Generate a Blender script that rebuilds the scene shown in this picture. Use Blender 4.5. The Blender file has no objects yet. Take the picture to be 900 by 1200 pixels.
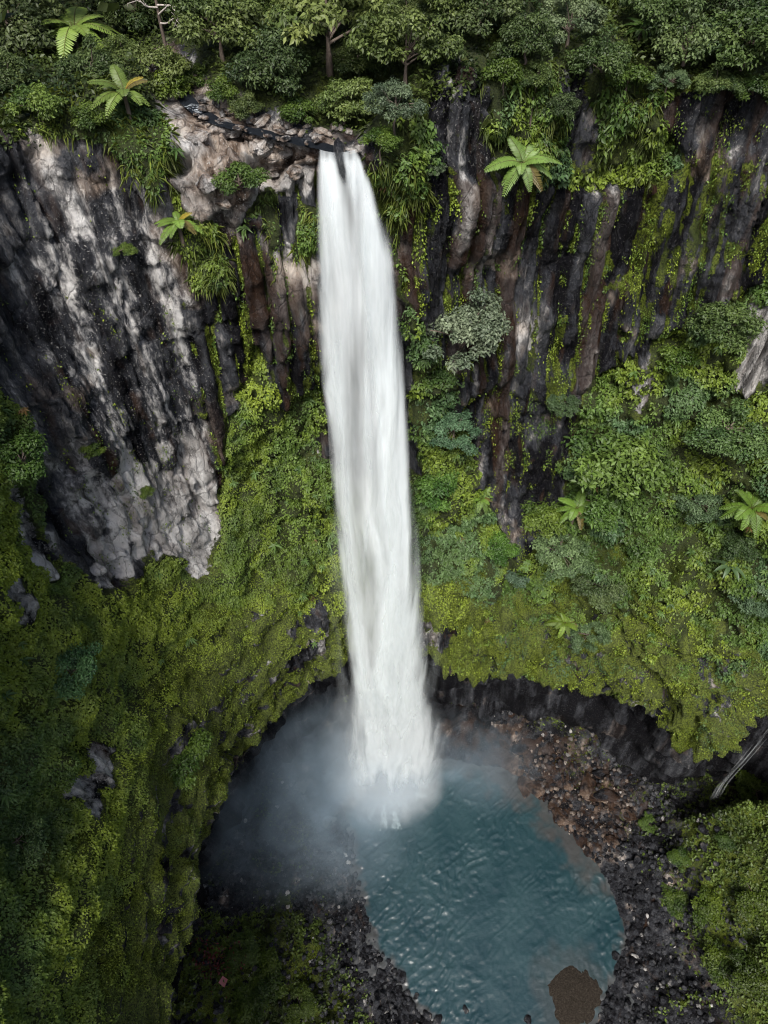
import bpy, math, random
import numpy as np
from mathutils import Vector, Matrix
from mathutils.bvhtree import BVHTree

R = math.radians
rng = np.random.default_rng(11)
random.seed(5)
sc = bpy.context.scene
COL = sc.collection

# ------------------------------------------------------------------ camera
F = 826.0                      # focal length in photo pixels (900 x 1200)
PITCH = R(50)
cp, sp = math.cos(PITCH), math.sin(PITCH)
cam_d = bpy.data.cameras.new('camera')
cam_d.sensor_fit = 'VERTICAL'
cam_d.sensor_height = 24.0
cam_d.lens = F / 1200 * 24
cam_d.clip_start = 0.1
cam_d.clip_end = 2000
cam = bpy.data.objects.new('camera', cam_d)
COL.objects.link(cam)
cam.rotation_euler = (R(90) - PITCH, 0, 0)
sc.camera = cam


def ray(px, py):
    x, y = (px - 450) / F, (600 - py) / F
    return np.array([x, cp + y * sp, -sp + y * cp])


def to_px(P):
    """Where a world point falls in the frame: used only to skip leaves far outside it."""
    P = np.asarray(P)
    fw = P[:, 1] * cp - P[:, 2] * sp
    up = P[:, 1] * sp + P[:, 2] * cp
    fw = np.where(fw < .5, .5, fw)
    return 450 + F * P[:, 0] / fw, 600 - F * up / fw


def on_z(px, py, z):
    d = ray(px, py)
    return d * (z / d[2])


# ------------------------------------------------------------------ noise
def _h(ix, iy, iz, seed):
    n = (ix * 374761393 + iy * 668265263 + iz * 2147483647 + seed * 974711) & 0xffffffff
    n = ((n ^ (n >> 13)) * 1274126177) & 0xffffffff
    n = ((n ^ (n >> 15)) * 2246822519) & 0xffffffff
    return ((n ^ (n >> 16)) & 0xffffff) / float(0xffffff)


def vnoise(p, seed=0):
    p = np.asarray(p, dtype=np.float64)
    i = np.floor(p).astype(np.int64)
    f = p - i
    f = f * f * f * (f * (f * 6 - 15) + 10)
    r = 0
    for dx in (0, 1):
        wx = f[:, 0] if dx else 1 - f[:, 0]
        for dy in (0, 1):
            wy = f[:, 1] if dy else 1 - f[:, 1]
            for dz in (0, 1):
                wz = f[:, 2] if dz else 1 - f[:, 2]
                r = r + wx * wy * wz * _h(i[:, 0] + dx, i[:, 1] + dy, i[:, 2] + dz, seed)
    return r * 2 - 1


def fbm(p, octv=4, seed=0, gain=.5):
    a, s, r = 1.0, 0.0, 0
    p = np.asarray(p, dtype=np.float64)
    for k in range(octv):
        r = r + a * vnoise(p, seed + k * 17)
        s += a
        a *= gain
        p = p * 2.03 + 7.1
    return r / s * 1.6


def ss(a, b, x):
    t = np.clip((x - a) / (b - a), 0, 1)
    return t * t * (3 - 2 * t)


def unit(v):
    return v / np.maximum(np.linalg.norm(v, axis=-1, keepdims=True), 1e-9)


def pip(poly, x, y):
    poly = np.asarray(poly)
    ins = np.zeros(x.shape, bool)
    j = len(poly) - 1
    for i in range(len(poly)):
        xi, yi = poly[i]
        xj, yj = poly[j]
        if yi != yj:
            c = ((yi > y) != (yj > y)) & (x < (xj - xi) * (y - yi) / (yj - yi) + xi)
            ins ^= c
        j = i
    return ins


# ------------------------------------------------------------------ mesh helpers
def mesh_np(name, V, faces, attrs=None, smooth=True):
    """V (n,3); faces = list of int arrays (m,3) or (m,4); attrs name -> (n,3|4) colours."""
    V = np.ascontiguousarray(V, dtype=np.float32)
    me = bpy.data.meshes.new(name)
    me.vertices.add(len(V))
    me.vertices.foreach_set('co', V.ravel())
    if not isinstance(faces, (list, tuple)):
        faces = [faces]
    loops = np.concatenate([f.ravel() for f in faces]).astype(np.int32)
    sizes = np.concatenate([np.full(len(f), f.shape[1], np.int32) for f in faces])
    starts = np.concatenate([[0], np.cumsum(sizes)[:-1]]).astype(np.int32)
    me.loops.add(len(loops))
    me.loops.foreach_set('vertex_index', loops)
    me.polygons.add(len(sizes))
    me.polygons.foreach_set('loop_start', starts)
    if smooth:
        me.polygons.foreach_set('use_smooth', np.ones(len(sizes), bool))
    me.update(calc_edges=True)
    for k, c in (attrs or {}).items():
        a = me.attributes.new(k, 'FLOAT_COLOR', 'POINT')
        c = np.asarray(c, dtype=np.float32)
        if c.shape[1] == 3:
            c = np.hstack([c, np.ones((len(c), 1), np.float32)])
        a.data.foreach_set('color', np.ascontiguousarray(c).ravel())
    return me


def grid_faces(nu, nv):
    i = np.arange(nu - 1)[:, None] * nv + np.arange(nv - 1)[None, :]
    i = i.ravel()
    return np.stack([i, i + nv, i + nv + 1, i + 1], 1)


def link(name, me, mat=None, parent=None):
    o = bpy.data.objects.new(name, me)
    if mat is not None and me is not None and not me.materials:
        me.materials.append(mat)
    COL.objects.link(o)
    if parent:
        o.parent = parent
    return o


def tag(o, label=None, cat=None, group=None, kind=None):
    if label: o['label'] = label
    if cat: o['category'] = cat
    if group: o['group'] = group
    if kind: o['kind'] = kind
    return o


def empty(name, loc):
    o = bpy.data.objects.new(name, None)
    o.empty_display_size = .3
    o.location = loc
    COL.objects.link(o)
    return o


# ------------------------------------------------------------------ materials
def mat_new(name):
    m = bpy.data.materials.new(name)
    m.use_nodes = True
    nt = m.node_tree
    nt.nodes.clear()
    out = nt.nodes.new('ShaderNodeOutputMaterial')
    return m, nt, out


class NB:
    """small node-building shorthand"""
    def __init__(s, nt): s.nt = nt
    def n(s, t, **kw):
        nd = s.nt.nodes.new(t)
        for k, v in kw.items(): setattr(nd, k, v)
        return nd
    def l(s, a, b): s.nt.links.new(a, b)
    def put(s, sock, v):
        if hasattr(v, 'is_output') or isinstance(v, bpy.types.NodeSocket): s.l(v, sock)
        else: sock.default_value = v
    def math(s, op, a, b=0.0, clamp=False):
        nd = s.n('ShaderNodeMath', operation=op, use_clamp=clamp)
        s.put(nd.inputs[0], a); s.put(nd.inputs[1], b)
        return nd.outputs[0]
    def mixc(s, f, a, b, mode='MIX'):
        nd = s.n('ShaderNodeMix', data_type='RGBA', blend_type=mode)
        s.put(nd.inputs[0], f); s.put(nd.inputs[6], a); s.put(nd.inputs[7], b)
        return nd.outputs[2]
    def noise(s, vec, scale, detail=4, rough=.55, dist=0.0):
        nd = s.n('ShaderNodeTexNoise')
        s.l(vec, nd.inputs['Vector'])
        nd.inputs['Scale'].default_value = scale
        nd.inputs['Detail'].default_value = detail
        nd.inputs['Roughness'].default_value = rough
        nd.inputs['Distortion'].default_value = dist
        return nd.outputs['Fac']
    def mapv(s, vec, scale=(1, 1, 1), rot=(0, 0, 0)):
        nd = s.n('ShaderNodeMapping')
        s.l(vec, nd.inputs[0])
        nd.inputs['Scale'].default_value = scale
        nd.inputs['Rotation'].default_value = rot
        return nd.outputs[0]
    def ramp(s, fac, stops):
        nd = s.n('ShaderNodeValToRGB')
        s.l(fac, nd.inputs[0])
        e = nd.color_ramp.elements
        while len(e) > len(stops): e.remove(e[-1])
        while len(e) < len(stops): e.new(.5)
        for el, (p, c) in zip(e, stops):
            el.position = p
            el.color = (c, c, c, 1) if not isinstance(c, tuple) else (*c, 1)
        return nd.outputs[0]
    def attr(s, name):
        return s.n('ShaderNodeAttribute', attribute_name=name)
    def bump(s, h, strength=.5, dist=.2, normal=None):
        nd = s.n('ShaderNodeBump')
        s.l(h, nd.inputs['Height'])
        nd.inputs['Strength'].default_value = strength
        nd.inputs['Distance'].default_value = dist
        if normal is not None: s.l(normal, nd.inputs['Normal'])
        return nd.outputs[0]


def mat_leaf(name, gloss=.35, trans=.3, rough=.5, use_obj=False):
    m, nt, out = mat_new(name)
    b = NB(nt)
    c = b.attr('tint').outputs['Color']
    if use_obj:
        oi = b.n('ShaderNodeObjectInfo')
        c = b.mixc(1.0, c, oi.outputs['Color'], 'MULTIPLY')
    p = b.n('ShaderNodeBsdfPrincipled')
    b.l(c, p.inputs['Base Color'])
    p.inputs['Roughness'].default_value = rough
    p.inputs['Specular IOR Level'].default_value = gloss
    t = b.n('ShaderNodeBsdfTranslucent')
    b.l(b.mixc(.5, c, (.25, .3, .03, 1), 'MIX'), t.inputs['Color'])
    b.l(c, t.inputs['Color'])
    mx = b.n('ShaderNodeMixShader')
    mx.inputs[0].default_value = trans
    b.l(p.outputs[0], mx.inputs[1]); b.l(t.outputs[0], mx.inputs[2])
    b.l(mx.outputs[0], out.inputs[0])
    return m


def mat_bark(name, c1, c2):
    m, nt, out = mat_new(name)
    b = NB(nt)
    tc = b.n('ShaderNodeTexCoord').outputs['Object']
    f = b.noise(b.mapv(tc, (6, 6, 1.5)), 1.6, 5, .6)
    col = b.ramp(f, [(.3, c1), (.7, c2)])
    p = b.n('ShaderNodeBsdfPrincipled')
    b.l(col, p.inputs['Base Color'])
    p.inputs['Roughness'].default_value = .85
    b.l(b.bump(f, .6, .05), p.inputs['Normal'])
    b.l(p.outputs[0], out.inputs[0])
    return m


def rock_nodes(b, pos, zone, scale=1.0):
    """weathered basalt: vertical streaks, tan and grey faces, algae.
    zone: R moss, G pale, B tan, A wet;  pat: R streak, G blotch, B rust, A moss tint (on the cliff, pat R and A also carry painted shade)"""
    sep = b.n('ShaderNodeSeparateColor'); b.l(zone.outputs['Color'], sep.inputs[0])
    moss, pale, tan = sep.outputs[0], sep.outputs[1], sep.outputs[2]
    pat = b.attr('pat')
    sp2 = b.n('ShaderNodeSeparateColor'); b.l(pat.outputs['Color'], sp2.inputs[0])
    streak, blot, rust, mtint = sp2.outputs[0], sp2.outputs[1], sp2.outputs[2], pat.outputs['Alpha']
    fine = b.noise(b.mapv(pos, (1, 1, .42)), 3.4 * scale, 7, .74, .3)
    grain = b.noise(pos, 8 * scale, 4, .78)
    v = b.math('ADD', b.math('MULTIPLY', streak, .52), b.math('MULTIPLY', fine, .36))
    v = b.math('ADD', v, b.math('MULTIPLY', blot, .12))
    dark = b.ramp(v, [(.38, (.008, .008, .010)), (.47, (.026, .028, .034)), (.54, (.055, .058, .066)), (.585, (.15, .145, .142)), (.64, (.38, .37, .36))])
    pl = b.ramp(v, [(.34, (.07, .066, .066)), (.42, (.25, .24, .23)), (.52, (.45, .435, .42)), (.64, (.68, .665, .645))])
    tn = b.ramp(v, [(.38, (.035, .025, .020)), (.46, (.16, .115, .085)), (.53, (.36, .29, .235)), (.62, (.58, .51, .44))])
    pf = b.ramp(b.math('ADD', b.math('MULTIPLY', b.math('SUBTRACT', v, .5), 2.8), pale), [(.32, 0.0), (.62, 1.0)])
    col = b.mixc(pf, dark, pl)
    tf = b.ramp(b.math('ADD', b.math('MULTIPLY', b.math('SUBTRACT', blot, .5), 1.6), tan), [(.35, 0.0), (.7, 1.0)])
    col = b.mixc(tf, col, tn)
    spm = b.math('MULTIPLY', b.ramp(grain, [(.60, 0.0), (.63, 1.0)]), b.math('ADD', .13, b.math('MULTIPLY', pale, 1.2)), True)
    col = b.mixc(spm, col, (.62, .61, .58, 1))
    col = b.mixc(b.math('MULTIPLY', b.ramp(rust, [(.58, 0.0), (.74, 1.0)]), .42), col, (.070, .036, .018, 1))
    ck = b.n('ShaderNodeTexVoronoi', feature='DISTANCE_TO_EDGE')
    wv = b.n('ShaderNodeVectorMath', operation='MULTIPLY_ADD')
    b.l(fine, wv.inputs[0]); wv.inputs[1].default_value = (.5, .5, .5); b.l(b.mapv(pos, (1, 1, .55)), wv.inputs[2])
    b.l(wv.outputs[0], ck.inputs['Vector']); ck.inputs['Scale'].default_value = .95 * scale
    crack = b.ramp(ck.outputs['Distance'], [(0.0, 0.0), (.045, 1.0)])
    col = b.mixc(b.math('MULTIPLY', b.math('SUBTRACT', 1.0, crack), .55), col, (.012, .011, .011, 1))
    mn = b.noise(pos, 2.2 * scale, 5, .72, .3)
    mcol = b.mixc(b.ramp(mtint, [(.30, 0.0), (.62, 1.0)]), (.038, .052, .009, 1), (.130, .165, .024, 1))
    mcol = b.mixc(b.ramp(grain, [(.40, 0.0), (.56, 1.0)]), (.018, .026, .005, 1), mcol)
    mf = b.ramp(b.math('ADD', b.math('MULTIPLY', b.math('SUBTRACT', mn, .5), 1.7), moss), [(.42, 0.0), (.56, 1.0)])
    col = b.mixc(mf, col, mcol)
    h = b.math('ADD', b.math('MULTIPLY', fine, 1.6), b.math('MULTIPLY', grain, .6))
    h = b.math('ADD', h, b.math('MULTIPLY', crack, .25))
    h = b.math('ADD', h, b.math('MULTIPLY', mn, b.math('MULTIPLY', mf, .9)))
    return col, h, mf, b.ramp(v, [(.36, .04), (.56, .42)])


def rock_pat(P, seed=0, scale=1.0):
    """streaks, blotches, rust runs and moss tint of a stone surface, one value per vertex"""
    P = np.asarray(P) * scale
    q = lambda x: np.clip(.5 + .5 * x, 0, 1)
    return np.stack([q(.75 * fbm(P * np.array([.95, .95, .10]), 5, 201 + seed, .6)), q(.75 * fbm(P * .38, 4, 211 + seed)),
                     q(.75 * fbm(P * np.array([1.2, 1.2, .08]), 3, 221 + seed)), q(.8 * fbm(P * .5, 4, 231 + seed))], -1)


def mat_rock(name, zone_attr='zone', scale=1.0, wet=.25):
    m, nt, out = mat_new(name)
    b = NB(nt)
    pos = b.n('ShaderNodeTexCoord').outputs['Object']
    zone = b.attr(zone_attr)
    col, h, mf, spec = rock_nodes(b, pos, zone, scale)
    p = b.n('ShaderNodeBsdfPrincipled')
    b.l(col, p.inputs['Base Color'])
    w = b.math('MULTIPLY', zone.outputs['Alpha'], b.math('SUBTRACT', 1.0, mf), True)
    b.l(b.math('SUBTRACT', .85, b.math('MULTIPLY', w, .5)), p.inputs['Roughness'])
    b.l(spec, p.inputs['Specular IOR Level'])
    b.l(b.bump(h, .9, .35 / scale), p.inputs['Normal'])
    b.l(p.outputs[0], out.inputs[0])
    return m


M_cliff = mat_rock('cliff_rock')
M_boulder = mat_rock('boulder_rock', scale=1.6)
M_leaf = mat_leaf('leaf_cover')
M_leafo = mat_leaf('plant_leaf', use_obj=True)
M_fern = mat_leaf('fern_leaf', gloss=.45, trans=.3, rough=.42, use_obj=True)
M_grass = mat_leaf('grass_blade', gloss=.3, trans=.35)
M_bark = mat_bark('bark', (.045, .032, .024), (.16, .125, .10))
M_palebark = mat_bark('pale_bark', (.20, .17, .15), (.46, .42, .38))

# ------------------------------------------------------------------ the amphitheatre wall
# stations: rim, upper, mid, bulge, lip, (outward direction), hill rise
ST = []


def st(rim, mid, bul, lip, out, rise=1.0, upper=None, cave=7.0):
    rim, mid, bul, lip = [np.array(v, float) for v in (rim, mid, bul, lip)]
    o = np.array([out[0], out[1], 0.0]); o /= np.linalg.norm(o)
    if upper is None:
        upper = rim + (mid - rim) * .25
    else:
        upper = np.array(upper, float)
    up = np.array([0, 0, 1.0])
    rows = [rim + o * 95 + up * 42 * (.6 + .4 * rise), rim + o * 42 + up * 17 * (.5 + .5 * rise), rim + o * 15 + up * 5.5 * rise,
            rim + o * 5 + up * 1.6 * rise, rim, upper, mid, bul, lip,
            lip + o * cave * .6 + up * -1.2, lip + o * cave + up * -8, lip + o * (cave + 1) + up * (-98 - lip[2])]
    ST.append(rows)


st((-25, -60, -16), (-23, -60, -36), (-18, -60, -48), (-15, -60, -56), (-1, -.1))
st((-21, -22, -13), (-19, -22, -36), (-14.5, -22, -50), (-12.5, -22, -54), (-1, 0))
st((-19.5, -5, -12), (-18.2, -5, -36), (-14.8, -4, -50), (-12.8, -4, -55), (-1, 0))
st((-19, 6, -12), (-17.9, 5, -36), (-15.2, 5, -50), (-13.6, 4.2, -56.5), (-1, .05), .8)
st((-18.8, 16, -12.5), (-17.9, 13, -36), (-15.8, 11, -50), (-14.2, 9, -58.5), (-1, .15), .7)
st((-18.5, 25, -13), (-17.6, 21, -36), (-15.8, 17, -50), (-14.0, 16, -60), (-1, .3), .6)
st((-17.2, 32, -13.4), (-16.2, 27.5, -36), (-14.5, 23.5, -51), (-12.0, 24.2, -64), (-.8, .8), .35)
st((-12.8, 35.6, -13.3), (-13, 31.5, -36), (-11.5, 28.5, -52), (-9.2, 29.3, -65.5), (-.5, 1), .25, (-12.4, 33.6, -18))
st((-7.2, 37.0, -13.8), (-8, 34.2, -36), (-7.8, 32.3, -52), (-6.2, 33.3, -66), (-.2, 1), .35, (-7.4, 34.0, -18.5))
st((-2.2, 35.4, -14.9), (-1.9, 36.2, -36), (-1.5, 36.3, -52), (-1.0, 36.5, -67), (0, 1), .7, (-2, 35.7, -19))
st((2.0, 36.6, -13.4), (2.6, 37.2, -36), (3.8, 36.6, -52), (4.8, 36, -66.7), (.1, 1), 1.1)
st((7.5, 39.8, -13.6), (8.5, 39.2, -36), (10.5, 36.5, -52), (11.9, 34, -66), (.2, 1), 1.2)
st((14, 41.6, -14.2), (16, 39.6, -36), (19.3, 35.5, -52), (21.3, 31.9, -66), (.3, 1), 1.3)
st((21, 41, -14), (23.5, 37.6, -36), (26.3, 32.5, -52), (27.0, 28.3, -67), (.5, 1), 1.3)
st((25, 39.5, -13.5), (27.5, 35.8, -36), (31, 30.5, -52), (31.6, 25.2, -67), (.6, .9), 1.3)
st((32, 36.5, -12.5), (34, 33.5, -36), (37, 30.2, -52), (38.8, 28.6, -66), (.7, .7), 1.3)
st((41, 30, -11.5), (42.5, 27.5, -36), (45, 25, -52), (48, 24, -66), (1, .4), 1.3)
st((48, 16, -11), (49, 15, -36), (52, 14, -52), (55, 13, -66), (1, .1), 1.2)
st((52, -8, -12), (53, -8, -36), (55, -8, -52), (57, -8, -66), (1, 0), 1.2)
st((58, -60, -14), (59, -60, -36), (60, -60, -52), (61, -60, -62), (1, -.1), 1.0)
ST = np.array(ST)                      # (ns, 12, 3)
NS, NL = ST.shape[:2]
LIPROW, RIMROW = 8, 4


def catmull(A, t):
    """A (n, ..., 3) sampled at parameter array t in [0, n-1]"""
    n = len(A)
    i = np.clip(np.floor(t).astype(int), 0, n - 2)
    f = (t - i).reshape((-1,) + (1,) * (A.ndim - 1))
    a0, a1, a2, a3 = A[np.clip(i - 1, 0, n - 1)], A[i], A[i + 1], A[np.clip(i + 2, 0, n - 1)]
    m1, m2 = (a2 - a0) * .45, (a3 - a1) * .45
    f2, f3 = f * f, f * f * f
    return (2 * f3 - 3 * f2 + 1) * a1 + (f3 - 2 * f2 + f) * m1 + (-2 * f3 + 3 * f2) * a2 + (f3 - f2) * m2


def sample_wall(tu, tv):
    G = catmull(ST, tu)                               # (nu, NL, 3)
    G = catmull(np.swapaxes(G, 0, 1), tv)             # (nv, nu, 3)
    return np.swapaxes(G, 0, 1)                       # (nu, nv, 3)


# coarse sheet for turning outline points into wall coordinates
cu, cv = np.linspace(0, NS - 1, 240), np.linspace(0, NL - 1, 221)
GC = sample_wall(cu, cv)
_fc = grid_faces(240, 221)
BV0 = BVHTree.FromPolygons([tuple(v) for v in GC.reshape(-1, 3)], [tuple(f) for f in _fc.tolist()])


def wall_uv(px, py):
    d = ray(px, py)
    loc, nrm, idx, dist = BV0.ray_cast(Vector((0, 0, 0)), Vector(d))
    if loc is None:
        return None
    a, c = divmod(idx, 220)
    return cu[a] + .5 * (cu[1] - cu[0]), cv[c] + .5 * (cv[1] - cv[0])


def dens(intervals, seg):
    out = []
    for k, n in enumerate(seg):
        out.append(np.linspace(intervals[k], intervals[k + 1], n, endpoint=False))
    return np.concatenate(out + [np.array([intervals[-1]])])


tu = dens(list(range(NS)), [8, 14, 20, 34, 44, 56, 56, 44, 40, 36, 44, 54, 56, 48, 54, 50, 24, 12, 8])
tv = dens(list(range(NL)), [6, 10, 22, 26, 40, 92, 78, 80, 22, 16, 20])
NU, NV = len(tu), len(tv)
W0 = sample_wall(tu, tv)
du = np.gradient(W0, axis=0); dv = np.gradient(W0, axis=1)
WN = unit(np.cross(du, dv))            # outward sign fixed below
mid_i = NU // 2
if WN[mid_i, np.searchsorted(tv, 6.5)][1] > 0:
    WN = -WN
UU, VV = np.meshgrid(tu, tv, indexing='ij')
P0 = W0.reshape(-1, 3)
jx = UU + .10 * fbm(P0 * .45, 4, 3).reshape(NU, NV)
jy = VV + .11 * fbm(P0 * .45, 4, 41).reshape(NU, NV)


def blur(m, k=2):
    for _ in range(k):
        p = np.pad(m, 1, mode='edge')
        m = (p[1:-1, 1:-1] * 2 + p[:-2, 1:-1] + p[2:, 1:-1] + p[1:-1, :-2] + p[1:-1, 2:]) / 6
    return m


def zone(poly, k=3):
    q = [wall_uv(*p) for p in poly]
    q = [t for t in q if t is not None]
    return blur(pip(q, jx, jy).astype(float), k)


# --- bare rock areas, as seen on the wall
Z_left = zone([(-260, 60), (0, 150), (70, 165), (150, 190), (200, 210), (215, 300), (232, 380), (250, 480), (262, 600), (246, 655), (205, 665), (175, 660), (150, 700), (118, 690), (75, 640), (62, 560), (0, 455), (-160, 330), (-300, 200)])
Z_pale = zone([(125, 520), (170, 545), (240, 535), (264, 600), (250, 664), (205, 672), (160, 650), (140, 600)], 4)
Z_pale2 = zone([(60, 250), (150, 230), (215, 300), (240, 430), (250, 560), (150, 640), (110, 600), (85, 480), (40, 400)], 14)
Z_slab = zone([(110, 630), (150, 640), (160, 690), (125, 690)], 3)
Z_ledge = zone([(205, 135), (260, 138), (330, 165), (362, 172), (366, 215), (340, 235), (300, 250), (270, 280), (240, 290), (225, 260), (205, 225)], 3)
Z_cols = zone([(215, 300), (230, 270), (290, 265), (330, 235), (362, 200), (372, 330), (378, 440), (340, 470), (300, 420), (262, 500), (262, 570), (240, 480), (225, 380)], 3)
Z_fall = zone([(345, 175), (425, 175), (450, 250), (480, 420), (490, 560), (380, 560), (372, 400)], 3)
Z_right = zone([(440, 220), (520, 190), (600, 215), (690, 225), (720, 215), (800, 205), (860, 190), (915, 215), (1000, 210), (1050, 330), (900, 330), (830, 370), (770, 410), (700, 420), (660, 470), (610, 460), (560, 450), (510, 430), (480, 380)], 3)
Z_rtop = zone([(500, 70), (545, 50), (570, 90), (590, 190), (560, 230), (510, 200)], 4)
Z_rtop2 = zone([(655, 80), (690, 75), (705, 200), (660, 210)], 4)
Z_rtop3 = zone([(770, 120), (830, 100), (920, 100), (1000, 110), (1000, 215), (800, 215)], 4)
Z_wet = zone([(520, 440), (600, 430), (690, 430), (672, 520), (660, 570), (655, 640), (600, 655), (568, 600), (552, 540)], 4)
Z_sm = np.maximum.reduce([
    zone([(872, 375), (905, 365), (930, 420), (880, 465), (868, 430)], 2),
    zone([(748, 435), (775, 415), (780, 440), (752, 480), (742, 465)], 2),
    zone([(0, 570), (30, 575), (80, 650), (85, 690), (60, 670), (20, 620)], 2),
    zone([(5, 690), (40, 695), (50, 740), (15, 725)], 2),
    zone([(105, 850), (135, 860), (125, 900), (95, 945), (70, 940), (100, 895)], 2)])
Z_under = zone([(350, 735), (378, 705), (388, 760), (360, 775), (325, 780)], 3) * .85
Z_und2 = zone([(490, 735), (530, 730), (535, 755), (495, 765)], 2)
Z_vine = np.maximum.reduce([    # green tongues hanging over the rock
    zone([(205, 250), (262, 270), (262, 330), (245, 365), (215, 330)], 2),
    zone([(300, 225), (322, 235), (318, 330), (306, 300)], 1),
    zone([(345, 240), (372, 245), (370, 290), (345, 285)], 1),
    zone([(120, 170), (215, 190), (190, 235), (150, 215)], 2),
    zone([(722, 120), (765, 110), (765, 215), (728, 215)], 2),
    zone([(430, 180), (480, 170), (490, 230), (460, 260), (440, 240)], 2),
    zone([(600, 80), (650, 80), (655, 200), (610, 200)], 3)])
n_big = fbm(P0 * .16, 4, 5).reshape(NU, NV)
n_med = fbm(P0 * .7, 4, 9).reshape(NU, NV)
n_ver = fbm(P0 * np.array([1.0, 1.0, .10]), 4, 23).reshape(NU, NV)
n_hor = fbm(P0 * np.array([.20, .20, .62]), 4, 29).reshape(NU, NV)
BARE = np.maximum.reduce([Z_left, Z_ledge, Z_cols, Z_fall, Z_right, Z_rtop * .75, Z_rtop2 * .7, Z_rtop3 * .8, Z_wet * .92, Z_sm, Z_under, Z_und2, Z_slab])
BARE = BARE * (1 - .9 * Z_vine)
below = ss(LIPROW + .05, LIPROW + .5, VV)          # under the lip: bare rock, recess shade painted into its streak tone
veg_noise = .5 + .5 * np.clip(n_med * 1.2, -1, 1)
# off-frame walls: mixed
MOSS = np.clip(1 - BARE, 0, 1)
rib = np.abs(fbm(P0 * np.array([.75, .75, .045]), 3, 61)).reshape(NU, NV)
_mid = sample_wall(tu, np.array([5.8]))[:, 0]
_s = np.concatenate([[0], np.cumsum(np.linalg.norm(np.diff(_mid, axis=0), axis=1))])
SS = np.repeat(_s[:, None], NV, 1)
qc = (SS + .55 * fbm(P0 * np.array([.35, .35, .05]), 3, 301).reshape(NU, NV) + .22 * fbm(P0 * np.array([1.2, 1.2, .4]), 2, 305).reshape(NU, NV)) / 1.45
ci = np.floor(qc).astype(np.int64); cf = qc - ci
chash = _h(ci.ravel(), ci.ravel() * 0, ci.ravel() * 0, 307).reshape(NU, NV)
cedge = np.minimum(cf, 1 - cf)                       # 0 in the joint, .5 on the column's face
colz = np.clip(Z_right + Z_cols + .5 * Z_rtop3 + .6 * Z_wet, 0, 1)
seam = np.maximum(np.maximum(ss(.20, .04, rib), ss(.13, .04, cedge) * (Z_right + Z_cols + Z_wet > .3)) * ss(-.6, .1, n_med), .8 * ss(.35, .6, n_ver)) * ss(.2, .6, BARE)        # green seams between the columns
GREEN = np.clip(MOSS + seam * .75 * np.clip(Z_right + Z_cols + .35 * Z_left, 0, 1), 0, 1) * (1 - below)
moss_attr = np.clip(GREEN * 1.0 - .60 * ss(.13, .03, np.abs(n_hor)) * ss(6.9, 7.3, VV) - .35 * ss(.25, .5, n_med) * ss(7.0, 7.5, VV), 0, 1)
PALE = np.clip(Z_left * .02 + Z_pale2 * .31 + Z_pale * .95 + Z_slab * .8 + Z_ledge * 1.05 + Z_sm * .7 - Z_right * .25 + Z_rtop3 * .1 + Z_rtop * .25, 0, 1)
TAN = np.clip(Z_ledge * .42 + Z_cols * .13 + Z_left * .05 + Z_under * .15 + Z_sm * .1, 0, 1) * (1 - Z_pale)
WET = np.clip(Z_right * .8 + Z_fall + Z_wet + below * .1, 0, 1)

# --- relief
cell = (UU * 0)
rib2 = np.abs(fbm(P0 * np.array([1.9, 1.9, .10]), 2, 67)).reshape(NU, NV)
blocky = fbm(P0 * np.array([.55, .55, .30]), 5, 71, .55).reshape(NU, NV)
lump = fbm(P0 * .42, 3, 81).reshape(NU, NV)
lump2 = fbm(P0 * 1.2, 3, 83).reshape(NU, NV)
cliffy = ss(RIMROW - .1, RIMROW + .5, VV)
rocky = np.clip(BARE, 0, 1) * (1 - below)
disp = n_big * 1.1 * cliffy
leftw = ss(8.5, 7.5, UU)


def blocks(sz, amp, seed):
    q = P0 + .35 * np.stack([fbm(P0 * .6, 3, seed), fbm(P0 * .6, 3, seed + 1), fbm(P0 * .6, 3, seed + 2)], 1) * sz[0]
    q = q / np.array([sz[0], sz[0], sz[1]]) + np.array([.21, .37, 0]) * (q[:, 2:3] / sz[1])
    i = np.floor(q).astype(np.int64)
    fr = q - i
    h0 = _h(i[:, 0], i[:, 1] * 0, i[:, 2], seed)
    tl = (fr[:, 2] - .5) * (_h(i[:, 0] + 9, i[:, 1] * 0, i[:, 2], seed) - .5) + (fr[:, 0] - .5) * (_h(i[:, 0], i[:, 1] * 0, i[:, 2] + 5, seed) - .5)
    return (amp * (h0 - .5 + .8 * tl)).reshape(NU, NV)


blk = blocks((1.9, 6.0), .75, 141) + blocks((.85, 2.2), .32, 143) + blocks((.45, .8), .14, 145)
disp += rocky * blk * (.30 + .70 * leftw)
disp += rocky * colz * (.55 * (1 - (1 - np.clip(cedge * 2, 0, 1)) ** 3) + .55 * (chash - .5) + .12 * np.abs(fbm(P0 * np.array([.5, .5, 2.2]), 2, 309)).reshape(NU, NV))
disp += rocky * (-(ss(.40, 0, rib)) * (1.25 - .95 * leftw) * (1 - .75 * colz) - ss(.35, 0, rib2) * (.35 - .2 * leftw) + blocky * .30 + lump2 * .10)
lipsm = ss(6.35, 6.9, VV + .25 * n_big) * leftw
disp += (1 - rocky) * cliffy * (lump * (1.25 - .5 * leftw) + lump2 * (.50 - .2 * leftw)) * (1 - .6 * below) * (1 - .7 * lipsm)
lipz = ss(7.15, 7.7, VV) * (1 - ss(LIPROW + .3, LIPROW + 1.2, VV))
disp += lipz * (-(ss(.4, 0, np.abs(n_hor))) * 1.0 + .3 * lump2 * (1 - .5 * leftw))
lay = (VV - 6.5) * 4.6 + .9 * fbm(P0 * np.array([.16, .16, .10]), 4, 97).reshape(NU, NV) + .35 * n_med
lf = lay - np.floor(lay)                              # ledges running along the lip
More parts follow.
